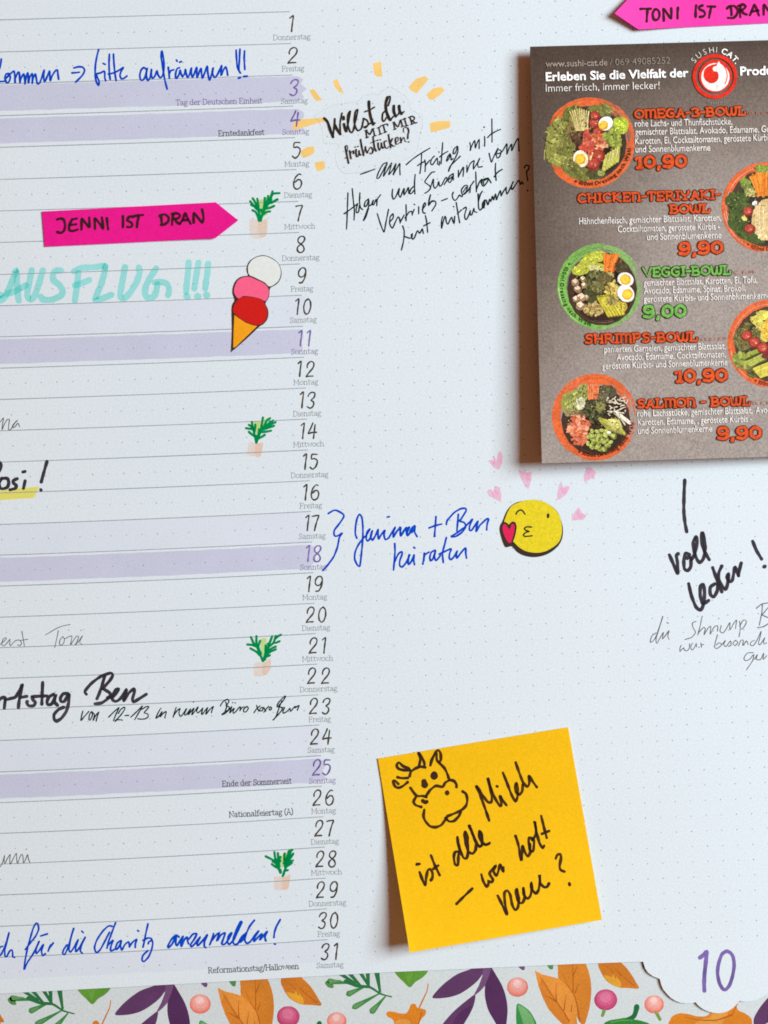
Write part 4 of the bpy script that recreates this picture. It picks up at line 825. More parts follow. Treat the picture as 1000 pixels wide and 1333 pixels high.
cx = sum(p[0] for p in rim) / len(rim); cy = sum(p[1] for p in rim) / len(rim)
n = len(rim)
for k in range(n):
    a, c = rim[k - 1], rim[(k + 1) % n]
    dx, dy = c[0] - a[0], c[1] - a[1]
    l = math.hypot(dx, dy) or 1
    x, y = rim[k]
    mb.v.append(P(x, y, 0.0016)); mb.v.append(P(x + dy / l * 0.75, y - dx / l * 0.75, 0.0005))
for k in range(n):
    j = (k + 1) % n
    mb.face((2*k, 2*k+1, 2*j+1, 2*j))
mb.build('cut_edge', M['film_edge'], film)
M['letter'] = material('lettering_print', alb(26, 22, 16), dark=alb(42, 30, 18), scale=16, var=0.1)
mb = MB(0.0020); scribe(mb, WILLST, wob=0.12, zinc=2e-6); mb.build('lettering', M['letter'], film)

# ------------------------------------------------------------------ food flyer
Hm = lambda x, y: 0.043 - 8.6e-5 * (x - 690) + 7.4e-5 * (y - 60)
TLm, BLm = (690.2, 60.6), (705.6, 603.2)
TRm, BRm = (1130, 48.6), (1145, 590.4)
M['flyer'] = material('flyer_base', None, rough=0.5, var=0.06, scale=20, fine=0.27, spec=0.08)
M['flyer_ink'] = material('flyer_print', None, rough=0.5, var=0.16, scale=34, fine=0.30, spec=0.08)
mb = MB(0)
NU, NV = 66, 80
top, bot = {}, {}
for a in range(NU + 1):
    for c in range(NV + 1):
        u, v = a / NU, c / NV
        x = (TLm[0]*(1-u) + TRm[0]*u)*(1-v) + (BLm[0]*(1-u) + BRm[0]*u)*v
        y = (TLm[1]*(1-u) + TRm[1]*u)*(1-v) + (BLm[1]*(1-u) + BRm[1]*u)*v
        top[a, c] = len(mb.v); mb.v.append(P(x, y, Hm(x, y)))
        bot[a, c] = len(mb.v); mb.v.append(P(x, y, Hm(x, y)) + Vector((0, 0.0025, 0)))
cl = lambda t: max(0.0, min(1.0, t))
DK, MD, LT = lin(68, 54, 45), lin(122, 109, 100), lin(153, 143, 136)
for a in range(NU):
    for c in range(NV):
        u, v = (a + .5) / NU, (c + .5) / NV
        f = cl(v / 0.42) * cl(0.14 + u * 1.9 + max(0, v - 0.5) * 1.7)  # sheet colour darkest at top left, paler towards the lower right
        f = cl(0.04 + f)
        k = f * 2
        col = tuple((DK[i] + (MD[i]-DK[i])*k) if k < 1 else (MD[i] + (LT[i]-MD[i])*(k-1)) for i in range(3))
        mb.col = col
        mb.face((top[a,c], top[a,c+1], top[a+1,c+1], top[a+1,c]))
        mb.col = lin(150, 74, 48); mb.face((bot[a,c], bot[a+1,c], bot[a+1,c+1], bot[a,c+1]))
mb.col = lin(120, 105, 95)
for a in range(NU):
    mb.face((top[a,0], top[a+1,0], bot[a+1,0], bot[a,0])); mb.face((top[a,NV], bot[a,NV], bot[a+1,NV], top[a+1,NV]))
for c in range(NV):
    mb.face((top[0,c], bot[0,c], bot[0,c+1], top[0,c+1])); mb.face((top[NU,c], top[NU,c+1], bot[NU,c+1], bot[NU,c]))
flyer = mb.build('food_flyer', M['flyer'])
tag(flyer, 'dark grey food flyer with salad bowl pictures, orange prices and a round red logo', 'flyer')

def text_mesh(body, bold=0.0):
    c = bpy.data.curves.new('lettering', 'FONT')
    c.body = body; c.size = 1.0; c.offset = bold; c.resolution_u = 3
    o = bpy.data.objects.new('lettering', c); COL.objects.link(o)
    dg = bpy.context.evaluated_depsgraph_get()
    me = o.evaluated_get(dg).to_mesh()
    vs = [(v.co.x, v.co.y) for v in me.vertices]; fs = [tuple(p.vertices) for p in me.polygons]
    o.evaluated_get(dg).to_mesh_clear()
    bpy.data.objects.remove(o); bpy.data.curves.remove(c)
    return vs, fs
def typeset(mb, body, p0, p1=None, cap=8.0, bold=0.0, kx=None):
    """set a line of type from p0 (start of baseline) to p1 (its end)"""
    vs, fs = text_mesh(body, bold)
    x0, x1 = min(v[0] for v in vs), max(v[0] for v in vs)
    if p1 is None: p1 = (p0[0] + kx * (x1 - x0), p0[1] - 0.028 * kx * (x1 - x0))
    L = math.hypot(p1[0]-p0[0], p1[1]-p0[1])
    ux, uy = (p1[0]-p0[0]) / L, (p1[1]-p0[1]) / L
    kx = L / (x1 - x0); ky = cap / 0.70
    base = len(mb.v)
    for x, y in vs:
        a, bb = (x - x0) * kx, y * ky
        px, py = p0[0] + a * ux + bb * uy, p0[1] + a * uy - bb * ux
        mb.v.append(P(px, py, Hm(px, py) + mb.z))
    for f in fs: mb.face(tuple(base + i for i in f))
    return kx
def arc_text(mb, body, c, r, a0, a1, size, outward, bold=0.0):
    """letters along a circle; angles in degrees, clockwise on the picture from 3 o'clock"""
    widths = []
    glyphs = []
    for ch in body:
        if ch == ' ': glyphs.append(None); widths.append(0.28); continue
        vs, fs = text_mesh(ch, bold)
        x0, x1 = min(v[0] for v in vs), max(v[0] for v in vs)
        glyphs.append((vs, fs, x0)); widths.append(x1 - x0 + 0.09)
    tot = sum(widths); adv = 0
    for g, w in zip(glyphs, widths):
        mid = a0 + (a1 - a0) * (adv + w / 2) / tot
        adv += w
        if g is None: continue
        t = math.radians(mid)
        rad = (math.cos(t), math.sin(t))
        up = rad if outward else (-rad[0], -rad[1])
        rt = (-up[1], up[0])
        vs, fs, x0 = g
        base = len(mb.v)
        for x, y in vs:
            a, bb = (x - x0 - (w - 0.09) / 2) * size, y * size
            px, py = c[0] + rad[0]*r + rt[0]*a + up[0]*bb, c[1] + rad[1]*r + rt[1]*a + up[1]*bb
            mb.v.append(P(px, py, Hm(px, py) + mb.z))
        for f in fs: mb.face(tuple(base + i for i in f))
INK = M['flyer_ink']
def part(name, fn, label=None, z=0.0024):
    mb = MB(z, True); fn(mb); return mb.build(name, INK, flyer, label)
def fn(mb):
    mb.col = lin(152, 140, 130); typeset(mb, "www.sushi-cat.de", (710.5, 87.1), (791, 84.9), 8.2, 0.014)
    mb.col = lin(140, 130, 120); typeset(mb, "/ 069 49085252", (794, 85.2), (872.8, 82.6), 8.8, -0.004)
part('web_address', fn)
def fn(mb):
    mb.col = lin(245, 245, 245); kx = typeset(mb, "Erleben Sie die Vielfalt der", (710.8, 105.2), (896.6, 99.7), 11.2, 0.026)
    mb2 = MB(0.0024, True); mb2.col = mb.col; typeset(mb2, "Produkte!", (964, 97.9), None, 11.2, 0.026, kx); mb2.build('headline', INK, flyer)
part('headline', fn)
def fn(mb):
    mb.col = lin(226, 222, 218); typeset(mb, "Immer frisch, immer lecker!", (710.8, 119.3), (858.9, 115.4), 10.0, -0.004)
part('subheading', fn)
GREY = lin(228, 224, 220)
def lines(rows, extra=0.004):
    def fn(mb):
        mb.col = GREY
        k = 14.0
        for r in rows:
            if len(r) == 3: k = typeset(mb, r[0], r[1], r[2], 8.8, extra)
            else: typeset(mb, r[0], r[1], None, 8.8, extra, k)
    return part('dish_description', fn)
lines([("rohe Lachs- und Thunfischstücke,", (826.8, 165), (953.6, 161.9)), ("gemischter Blattsalat, Avokado, Edamame,", (827.2, 175.8), (988.3, 172.2)), ("Gurke,", (991.5, 172)), ("Karotten, Ei, Cocktailtomaten, geröstete", (827.2, 187.6), (977.6, 183.6)), ("Kürbis-", (981, 183.4)), ("und Sonnenblumenkerne", (827.6, 198.4), (924.9, 196))])
lines([("Hähnchenfleisch, gemischter Blattsalat, Karotten,", (754, 292), (939, 287.3)), ("Cocktailtomaten, geröstete Kürbis -", (804.6, 302.4), (937.4, 298.6)), ("und Sonnenblumenkerne", (842.6, 312.6), (939.4, 309.8))])
lines([("gemischter Blattsalat, Karotten, Ei, Tofu,", (838.2, 372.3), (986, 368)), ("Avocado, Edamame, Spinat, Brokoli,", (838.5, 382.5), (971.4, 379)), ("geröstete Kürbis- und Sonnenblumenkerne", (838.5, 393.5), (1003, 388.4))])
lines([("panierten Garnelen, gemischter Blattsalat,", (787, 459), (945, 454.3)), ("Avocado, Edamame, Cocktailtomaten,", (803, 469.4), (945, 465)), ("geröstete Kürbis- und Sonnenblumenkerne", (784.4, 480.6), (947.4, 475.5))])
lines([("rohe Lachsstücke, gemischter Blattsalat,", (829.9, 542.4), (979.8, 538.2)), ("Avocado,", (984, 538)), ("Karotten, Edamame, , geröstete Kürbis -", (830.8, 554), (979.3, 549)), ("und Sonnenblumenkerne", (830.8, 565), (927.5, 561.8))])
# chunky display letters: strokes in a 0..10 high box
FAT = {'O': (9, "4.5,0.8 1.2,3 1.2,7 4.5,9.2 7.8,7 7.8,3 4.5,0.8"), 'M': (11, "1.5,0.6 1.5,8.6; 0.4,9 2.6,8.8 4.6,9 5.6,7 5.6,1; 5.6,7.4 7.8,9.2 9.6,7.6 9.6,1; 9.2,0.6 10.6,0.4"), 'E': (8, "1.6,0.8 1.6,9.2; 1.2,9 7,9.4 7,7.6; 1.6,5 5.6,5; 1.2,1 7,0.6 7,2.4"),
 'G': (9, "7.4,8.6 4,9.2 1.2,6.6 1.2,3.2 4,0.8 7,1.6 7.2,4.6 4.8,4.6"), 'A': (9, "0.6,0.8 2,0.8 4.5,9 7,0.8 8.4,0.8; 2.4,3.6 6.6,3.6"), '-': (5, "0.8,4.8 4.2,5"), '3': (8, "1,8.2 4,9.2 6.8,7.4 4,5.2 7,3.4 5.4,0.9 1,1.2"),
 'B': (8.6, "1.6,0.8 1.6,9.2; 0.6,9.2 5.4,9 6.4,7 5,5.2 1.6,5; 5,5.2 7.4,3.4 6,1 0.6,0.8"), 'W': (11, "0.8,9 1.8,2.4 3.8,0.8 5.4,3 5.8,8.4; 5.6,3 7.4,0.8 9.2,2.6 9.8,8.8; 9,9 10.6,9.2"), 'L': (8, "1.8,9.2 1.8,1; 0.6,9.2 3.4,9.2; 0.8,0.8 6.6,0.8 7,3.6"),
 'C': (8.6, "7.2,7.6 4.6,9.2 1.6,7.4 1.2,3.4 3.6,0.9 7.4,1.8"), 'H': (9, "1.6,0.8 1.6,9.2; 7.2,0.8 7.2,9.2; 1.6,5 7.2,5; 0.6,9.2 2.6,9.2; 6.2,0.8 8.2,0.8"), 'I': (4.6, "2.3,0.8 2.3,9.2; 0.8,9.2 3.8,9.2; 0.8,0.8 3.8,0.8"), 'K': (9, "1.6,0.8 1.6,9.2; 7,9.2 2,4.6 7.6,0.8; 0.6,9.2 2.8,9.2"),
 'N': (9, "1.6,0.6 1.6,8.8; 0.6,9 3.4,8.8 5.8,8.6 7,6.6 7,0.8; 6,0.6 8.2,0.6"), 'T': (8, "4,0.8 4,8.8; 0.8,7.6 1,9.2 7.2,9.2 7.4,7.6"), 'R': (9, "1.6,0.8 1.6,9.2; 0.6,9.2 5.6,9 6.4,6.8 4.8,5 1.8,5; 4.6,5 7.8,0.8"), 'Y': (8.4, "0.8,9 2,6 4.2,5 6.6,6.2 7.4,9.2; 4.2,5 4.2,0.8; 2.6,0.8 5.8,0.8"),
 'V': (8.6, "0.6,9.2 4.2,0.8 7.8,9.2"), 'S': (7.8, "6.6,8 4.2,9.2 1.6,7.8 2.4,5.6 5.6,4.6 6.2,2.2 4,0.8 1,1.6"), 'P': (8.4, "1.6,0.8 1.6,9.2; 0.6,9.2 5.8,9 6.8,6.8 5,4.8 1.8,4.8"), ' ': (4, ""),
 '1': (6, "0.8,7.2 3.6,9 3.4,1; 1.6,0.8 5,0.8"), '0': (9, "4.5,1 1.6,3 1.6,7 4.5,9 7.4,7 7.4,3 4.5,1"), '9': (9, "7,5.4 3.4,4.2 1.4,6 2.6,8.8 6,9 7.4,6.6 7.2,2.6 4.8,0.9 1.2,1.6"), ',': (4, "2,1.2 1.4,-0.8")}
def fat(mb, word, p0, p1, hgt, w, fill, line):
    tot = sum(FAT[c][0] for c in word)
    L = math.hypot(p1[0]-p0[0], p1[1]-p0[1])
    ux, uy = (p1[0]-p0[0]) / L, (p1[1]-p0[1]) / L
    kx, ky = L / tot, hgt / 10
    for lw, col, dz in ((w + 2.1, line, 0), (w, fill, 3e-4)):
        mb.col = col
        z0 = mb.z; mb.z += dz
        adv = 0
        rs = random.Random(len(word))
        for c in word:
            for st in parse(FAT[c][1]):
                pts = [(p0[0] + (adv + x)*kx*ux + y*ky*uy, p0[1] + (adv + x)*kx*uy - y*ky*ux) for x, y in st]
                ribbon(mb, pts, lw, Hm, curve=len(pts) > 3, wob=0.16, zinc=1e-6, step=1.0)
                # little thorns on the letter edges
                if lw > w:
                    for q in (pts[0], pts[-1]):
                        ribbon(mb, [q, (q[0] + rs.uniform(-3.4, 3.4), q[1] + rs.uniform(-2.8, 2.8))], 2.0, Hm, curve=False, taper=(1, 0.3))
            adv += FAT[c][0]
        mb.z = z0
    mb.z += 1e-5
OR_, OL_ = lin(208, 78, 30), lin(84, 28, 16)
GR_, GL_ = lin(112, 170, 78), lin(40, 56, 18)
for wd, a, b, hh, ww, f, l in (("OMEGA-3-BOWL", (826.3, 154.6), (972, 150.2), 12.4, 2.6, OR_, OL_), ("CHICKEN-TERIYAKI-", (752, 264.4), (939, 259.2), 12.8, 2.5, OR_, OL_), ("BOWL", (872, 278.4), (925.5, 277), 12.4, 2.6, OR_, OL_), ("VEGGI-BOWL", (837, 361), (952.7, 357.6), 13, 2.7, GR_, GL_), ("SHRIMPS-BOWL", (761.4, 447.8), (909.4, 444.6), 13.2, 2.6, OR_, OL_), ("SALMON - BOWL", (829.4, 531.8), (978, 528), 12.6, 2.6, OR_, OL_)):
    part('dish_name', lambda mb: fat(mb, wd, a, b, hh, ww, f, l), 'green dish name' if f is GR_ else None)
for wd, a, b, f, l in (("10,90", (827, 219.6), (895.4, 218.2), OR_, OL_), ("9,90", (883.4, 332.6), (942.8, 330.4), OR_, OL_), ("9,00", (836.8, 414.6), (894.8, 413), GR_, GL_), ("10,90", (879, 498.4), (948.2, 497), OR_, OL_), ("9,90", (933.4, 573), (992.6, 571.8), OR_, OL_)):
    part('price', lambda mb: fat(mb, wd, a, b, 17.4, 4.0, f, l), 'green price' if f is GR_ else None)
# logo
LC = (930.9, 99.3)
L0 = (840, 50, 6.25)
def fn(mb):
    mb.col = lin(214, 44, 26)
    ring = [(LC[0] + 26.8 * math.cos(t * math.pi / 30), LC[1] + 26.8 * math.sin(t * math.pi / 30)) for t in range(61)]
    ribbon(mb, ring, 4.7, Hm, wob=0.0, caps=False)
    poly(mb, ell(LC[0] + 0.5, LC[1] - 0.4, 21.4, 21.6, 0, 48), Hm)
    mb.z += 2e-5; mb.col = lin(238, 232, 228)
    poly(mb, ell(LC[0] + 0.6, LC[1] + 1.0, 18.3, 18.3, 0, 48), Hm)
    mb.z += 2e-5; mb.col = lin(214, 44, 26)
    poly(mb, closed(crop(L0, "474,300 480,262 502,234 536,216 580,206 592,204 580,222 560,230 550,242 558,264 576,268 592,274 598,300 590,338 562,360 530,364 498,346 480,322"), 1.0), Hm)
    poly(mb, crop(L0, "584,214 600,200 618,180 580,190"), Hm)
    mb.col = lin(240, 234, 230); mb.z += 2e-5
    poly(mb, crop(L0, "584,214 600,184 612,206 622,224 600,240 585,228"), Hm)
    mb.col = lin(214, 44, 26); mb.z += 2e-5
    ribbon(mb, crop(L0, "612,196 640,222 660,258 668,300 662,340 650,368"), 1.3, Hm, wob=0.0)
part('logo', fn)
def fn(mb):
    mb.col = lin(214, 208, 202)
    arc_text(mb, "SUSHI", LC, 31.0, -149, -84, 10.6, True, -0.006)
    mb.col = lin(244, 242, 240); arc_text(mb, "CAT.", LC, 31.0, -76, -30, 10.6, True, 0.026)
    mb.col = lin(150, 140, 132); arc_text(mb, "Catering", LC, 36.0, 108, 66, 5.0, False, 0.0)
part('logo_lettering', fn)
# bowls
class Art:
    def __init__(self, mb, o, seed): self.mb, self.o, self.r = mb, o, random.Random(seed)
    def c(self, rgb, j=10):
        d = self.r.uniform(-j, j); g = sum(rgb) / 3
        self.mb.col = lin(*(max(4, min(255, (v * 0.84 + g * 0.16) * 1.02 + d + 4)) for v in rgb))
    def flecks(self, cx, cy, r, n):
        for k in range(n):
            t, q = self.r.uniform(0, 6.283), math.sqrt(self.r.random()) * r
            x, y = cx + q * math.cos(t), cy + q * math.sin(t)
            rgb = self.r.choice(((56, 44, 24), (84, 70, 34), (176, 158, 84), (196, 184, 120), (120, 104, 44), (70, 66, 28)))
            self.s(rgb, [(x, y), (x + self.r.uniform(-16, 16), y + self.r.uniform(-16, 16))], self.r.uniform(4, 9) * self.o[2] / 7.5, 8, taper=(1, 0.4))
    def pt(self, x, y): return (self.o[0] + x / self.o[2], self.o[1] + y / self.o[2])
    def e(self, rgb, cx, cy, rx, ry=None, rot=0, jit=0.06, j=8):
        self.c(rgb, j); x, y = self.pt(cx, cy)
        poly(self.mb, ell(x, y, rx / self.o[2], (ry or rx) / self.o[2], rot, 18, jit, self.r), Hm, 2e-6)
    def p(self, rgb, s, rnd=True):
        self.c(rgb, 4); q = crop(self.o, s); poly(self.mb, closed(q, 1.6) if rnd else q, Hm, 2e-6)
    def s(self, rgb, pts, w, j=10, **kw):
        self.c(rgb, j); ribbon(self.mb, [self.pt(*p) for p in pts], w / self.o[2], Hm, zinc=5e-7, **kw)
    def arc(self, rgb, cx, cy, r, a0, a1, w, j=6, taper=(0.9, 0.4)):
        n = max(6, int(abs(a1 - a0) / 6))
        self.s(rgb, [(cx + r * math.cos(math.radians(a0 + (a1 - a0) * k / n)), cy + r * math.sin(math.radians(a0 + (a1 - a0) * k / n))) for k in range(n + 1)], w, j, taper=taper, wob=0.2)
    def brush(self, rgb, cx, cy, r0, r1, a0, a1, n=9):
        for k in range(n):
            r = r0 + (r1 - r0) * k / (n - 1)
            self.arc(rgb, cx, cy, r, a0 + self.r.uniform(-10, 12), a1 + self.r.uniform(-28, 10), (r1 - r0) / n * 1.9)
    def heap(self, cols, cx, cy, rx, ry, n, size, asp=1.0, j=14, rot=None):
        for k in range(n):
            t, q = self.r.uniform(0, 6.283), math.sqrt(self.r.random())
            self.e(self.r.choice(cols), cx + rx * q * math.cos(t), cy + ry * q * math.sin(t), size * self.r.uniform(0.6, 1.2), size * asp * self.r.uniform(0.6, 1.2), self.r.uniform(0, 3.14) if rot is None else rot + self.r.uniform(-.3, .3), 0.22, j)
    def leaf(self, rgb, cx, cy, rx, ry, rot=0):
        self.e(rgb, cx, cy, rx, ry, rot, 0.16, 6)
        m = min(rx, ry)
        for k in range(16):
            a, q = self.r.uniform(0, 6.283), math.sqrt(self.r.random()) * 0.85
            x = cx + rx*q*math.cos(a)*math.cos(rot) - ry*q*math.sin(a)*math.sin(rot); y = cy + rx*q*math.cos(a)*math.sin(rot) + ry*q*math.sin(a)*math.cos(rot)
            f = self.r.choice((0.55, 0.72, 0.86, 1.14, 1.28, 1.42))
            self.s(tuple(v * f for v in rgb), [(x, y), (x + self.r.uniform(-1, 1) * m * 0.5, y + self.r.uniform(-1, 1) * m * 0.5), (x + self.r.uniform(-1, 1) * m * 0.7, y + self.r.uniform(-1, 1) * m * 0.7)], m * self.r.uniform(0.08, 0.2), 6, taper=(1, 0.4))
    def egg(self, cx, cy, rx, ry, rot, yx, yy, yr, white=(236, 234, 226)):
        self.e((120, 100, 70), cx + 4, cy + 5, rx * 1.03, ry * 1.03, rot, 0.01, 2); self.e(white, cx, cy, rx, ry, rot, 0.015, 2); self.e((222, 160, 18), yx, yy, yr, yr * 0.95, rot, 0.03, 2); self.e((244, 196, 40), yx - 4, yy - 4, yr * 0.8, yr * 0.74, rot, 0.05, 2)
    def tomato(self, cx, cy, r):
        self.e((142, 34, 22), cx, cy, r, r * 0.96, 0, 0.06, 4); self.e((184, 58, 40), cx - r * 0.1, cy - r * 0.12, r * 0.78, r * 0.7, 0, 0.08, 4)
        for k in range(4): self.e((222, 96, 66), cx + self.r.uniform(-.4, .4) * r, cy + self.r.uniform(-.4, .4) * r, r * 0.16, r * 0.1, self.r.uniform(0, 3), 0.2)
        self.e((244, 190, 170), cx + r * 0.2, cy + r * 0.1, r * 0.12, r * 0.09)
    def slices(self, rgb, x0, y0, x1, y1, n, lx, ly, w):
        for k in range(n):
            t = k / max(1, n - 1); x, y = x0 + (x1 - x0) * t, y0 + (y1 - y0) * t
            self.s(tuple(v * 0.55 for v in rgb), [(x - lx + 3, y - ly + 4), (x + 3, y + 4), (x + lx + 3, y + ly + 4)], w * 1.12, 4); self.s(rgb, [(x - lx, y - ly), (x, y), (x + lx, y + ly)], w, 14, taper=(1, 0.7))
RING, RGRN = (224, 90, 34), (112, 176, 66)
LEAF, LEAF2, OLIVE, BROWN = (112, 112, 42), (140, 140, 58), (84, 78, 38), (62, 44, 30)
def bowl1(mb):
    A = Art(mb, (700, 115, 7.143), 11)
    A.brush(RING, 485, 508, 352, 420, 215, 322, 10); A.brush((206, 96, 52), 485, 508, 390, 425, 300, 368, 4); A.brush(RING, 482, 508, 350, 416, 148, -8, 10); A.arc(RING, 484, 508, 372, 145, 222, 44)
    A.e(BROWN, 482, 512, 348, 345, 0, 0.01, 2); A.e((44, 32, 22), 500, 560, 290, 270, 0, 0.02, 2)
    for a in ((210, 420, 120, 130, 0.4), (170, 560, 90, 140, 0.2), (250, 640, 130, 90, 0.5), (300, 380, 90, 120, 0.2), (340, 250, 110, 90, 0.3)): A.leaf(LEAF2 if a[0] < 260 else LEAF, *a)
    A.leaf((120, 96, 46), 370, 430, 110, 120); A.leaf((84, 56, 34), 400, 480, 80, 90); A.leaf(LEAF, 400, 790, 150, 70, 0.25); A.leaf(OLIVE, 540, 790, 100, 60); A.leaf(LEAF, 250, 560, 100, 70)
    for k in range(9): A.s((206, 186, 110), [(300 + 22 * k, 190 + 6 * abs(k - 4)), (330 + 17 * k, 290), (360 + 13 * k, 390)], 13, 22)
    A.leaf((104, 106, 46), 620, 210, 70, 70); A.leaf(LEAF, 540, 190, 70, 40)
    A.tomato(530, 320, 52); A.tomato(535, 255, 46); A.tomato(565, 400, 44)
    A.heap([(226, 120, 66), (236, 148, 92), (208, 88, 48), (240, 170, 120), (190, 60, 40)], 545, 490, 115, 105, 110, 26, 0.6)
    A.heap([(196, 62, 44), (216, 90, 62)], 470, 560, 60, 90, 30, 28, 0.7); A.heap([(196, 62, 44)], 470, 440, 40, 40, 14, 28, 0.7)
    A.leaf((168, 186, 44), 770, 340, 75, 80); A.heap([(142, 158, 44), (110, 128, 36), (168, 178, 62)], 690, 440, 75, 80, 60, 20, 0.75); A.heap([(150, 162, 54), (120, 134, 40)], 735, 510, 45, 55, 26, 20, 0.75)
    A.slices((196, 190, 72), 625, 690, 745, 610, 6, 8, -62, 34); A.slices((226, 218, 130), 640, 660, 740, 590, 4, 6, -36, 8)
    A.tomato(560, 630, 66); A.tomato(515, 700, 66); A.s((226, 206, 120), [(490, 660), (510, 600)], 16)
    A.egg(633, 326, 70, 62, -0.7, 612, 343, 46); A.egg(400, 655, 70, 80, -0.2, 398, 658, 52, (238, 222, 186))
    A.leaf((150, 150, 70), 590, 790, 34, 24)
    for a in ((140, 480, 70, 90, 0.1), (130, 600, 50, 90, 0), (180, 660, 80, 60, 0.6), (200, 330, 60, 60, 0)): A.leaf(LEAF2, *a)
    A.leaf(LEAF, 330, 740, 110, 60, 0.4); A.flecks(440, 500, 300, 150)
    mb.z += 2e-5; mb.col = lin(52, 26, 16)
    arc_text(mb, "+ 100ml Dressing nach Wahl", A.pt(482, 508), 395 / 7.143, 112, 7, 7.4, False, 0.012)
def bowl2(mb):
    A = Art(mb, (890, 200, 9.09), 12)
    A.e(RING, 985, 635, 525, 528, 0, 0.008, 2); A.brush(RING, 985, 635, 470, 530, 100, 460, 9)
    A.e((70, 52, 34), 1000, 640, 468, 466, 0, 0.01, 2)
    A.arc((216, 190, 176), 985, 635, 482, 160, 262, 8, 4, (0.6, 0.4)); A.arc((190, 160, 148), 985, 635, 505, 172, 118, 9, 4)
    A.e((50, 40, 26), 1010, 690, 410, 400, 0, 0.02, 2)
    for a in ((730, 350, 70, 60, 0.2), (620, 560, 120, 110, 0.3), (690, 520, 100, 60, 0.1), (640, 780, 110, 130, 0.4), (720, 930, 130, 90, 0.4), (840, 1000, 130, 60, 0.3), (940, 190, 100, 60, 0.2), (600, 660, 80, 90, 0), (720, 640, 90, 70, 0)): A.leaf((66, 84, 30) if a[1] > 480 else (122, 142, 48), *a)
    A.leaf((120, 136, 60), 780, 430, 70, 60); A.heap([(206, 192, 110), (190, 170, 80)], 790, 480, 70, 60, 24, 18, 0.5); A.heap([(226, 198, 90)], 720, 770, 30, 30, 8, 20, 0.6)
    for k in range(22): A.s((236, 126, 20), [(790 + 14 * k, 210 + A.r.uniform(-20, 70)), (830 + 11 * k, 360), (870 + 8 * k, 490 + A.r.uniform(-20, 20))], 20, 26)
    A.e((206, 168, 100), 1010, 780, 205, 250, 0.1, 0.03, 3)
    for k in range(30): A.s((228, 200, 140), [(850 + 11 * k, 570 + A.r.uniform(0, 60)), (845 + 11 * k, 740), (860 + 10 * k, 900 + A.r.uniform(-40, 90))], 8, 26)
    A.heap([(232, 214, 160), (214, 186, 120)], 960, 930, 110, 90, 40, 22, 0.6); A.e((240, 236, 226), 842, 585, 34, 24, -0.6)
    A.flecks(780, 640, 260, 90); A.tomato(765, 682, 62); A.tomato(785, 890, 64)
    mb.z += 2e-5; mb.col = lin(84, 26, 12)
    arc_text(mb, "+ 100ml Dressing nach Wahl", A.pt(985, 635), 515 / 9.09, 119, 20, 7.4, False, 0.012)
def bowl3(mb):
    A = Art(mb, (715, 300, 7.692), 13)
    A.brush(RGRN, 515, 560, 345, 428, 80, 285, 11); A.brush((122, 172, 84), 520, 560, 350, 410, 282, 345, 6); A.brush((122, 172, 84), 520, 565, 350, 410, 82, 12, 6)
    A.arc((66, 96, 36), 520, 560, 395, 228, 262, 5); A.arc((66, 96, 36), 520, 560, 372, 215, 258, 4); A.arc((190, 220, 160), 515, 560, 418, 178, 120, 5)
    A.e((64, 42, 28), 530, 586, 350, 368, 0, 0.01, 2); A.e((50, 30, 20), 540, 620, 300, 310, 0, 0.02, 2)
    A.arc((130, 96, 72), 530, 586, 338, 70, 110, 8); A.arc((110, 80, 60), 530, 586, 322, 72, 105, 5)
    for a in ((430, 280, 120, 60, -0.4), (490, 260, 90, 60, -0.2), (330, 380, 110, 60, -0.5), (480, 370, 90, 50, 0.2), (400, 330, 90, 50, -0.4)): A.leaf((176, 180, 46), *a)
    A.leaf((206, 198, 120), 470, 385, 80, 34, 0.3)
    for k in range(15): A.s((232, 112, 22), [(548 + 11 * k, 235 + A.r.uniform(-8, 12)), (552 + 8 * k, 320), (560 + 5 * k, 420)], 14, 22)
    for k in range(5): A.s((214, 92, 24), [(730 - 6 * k, 290 + 8 * k), (640, 390 + 6 * k)], 13, 18)
    A.leaf((70, 60, 30), 720, 370, 70, 60); A.leaf((92, 74, 40), 590, 450, 60, 40); A.leaf((176, 156, 80), 600, 450, 50, 36)
    A.heap([(206, 178, 78), (186, 152, 50), (224, 196, 100)], 640, 600, 80, 90, 60, 22, 0.8); A.heap([(182, 150, 74), (206, 180, 110), (150, 120, 54)], 450, 780, 110, 70, 70, 20, 0.7)
    A.heap([(70, 70, 30), (52, 54, 24), (92, 92, 44), (110, 112, 58)], 470, 520, 100, 120, 150, 26, 0.45); A.leaf((64, 64, 28), 420, 640, 70, 90); A.leaf((110, 104, 52), 480, 560, 60, 60)
    for x, y, w in ((258, 510, 40), (335, 478, 30), (345, 540, 30), (282, 580, 38), (265, 680, 36), (320, 660, 46), (372, 660, 24), (310, 745, 48)):
        A.e((150, 112, 78), x + 4, y + 10, w, w * 0.9, 0.4, 0.1); q = w * 0.8
        A.c((232, 206, 168)); poly(mb, [A.pt(x - q, y - q * 0.3), A.pt(x + q * 0.2, y - q), A.pt(x + q, y - q * 0.1), A.pt(x, y + q * 0.8)], Hm)
    A.slices((206, 190, 40), 545, 760, 690, 740, 6, 52, 92, 36); A.leaf((186, 160, 44), 730, 760, 50, 60)
    A.flecks(470, 600, 260, 140); A.leaf((150, 132, 60), 640, 700, 60, 50); A.leaf((96, 84, 40), 560, 480, 70, 50)
    A.egg(765, 488, 82, 68, 0.4, 765, 492, 56); A.egg(768, 630, 78, 92, -0.75, 785, 640, 56)
    mb.z += 2e-5; mb.col = lin(40, 66, 24)
    arc_text(mb, "+ 100ml Dressing nach Wahl", A.pt(520, 560), 408 / 7.692, 218, 104, 7.2, False, 0.012)
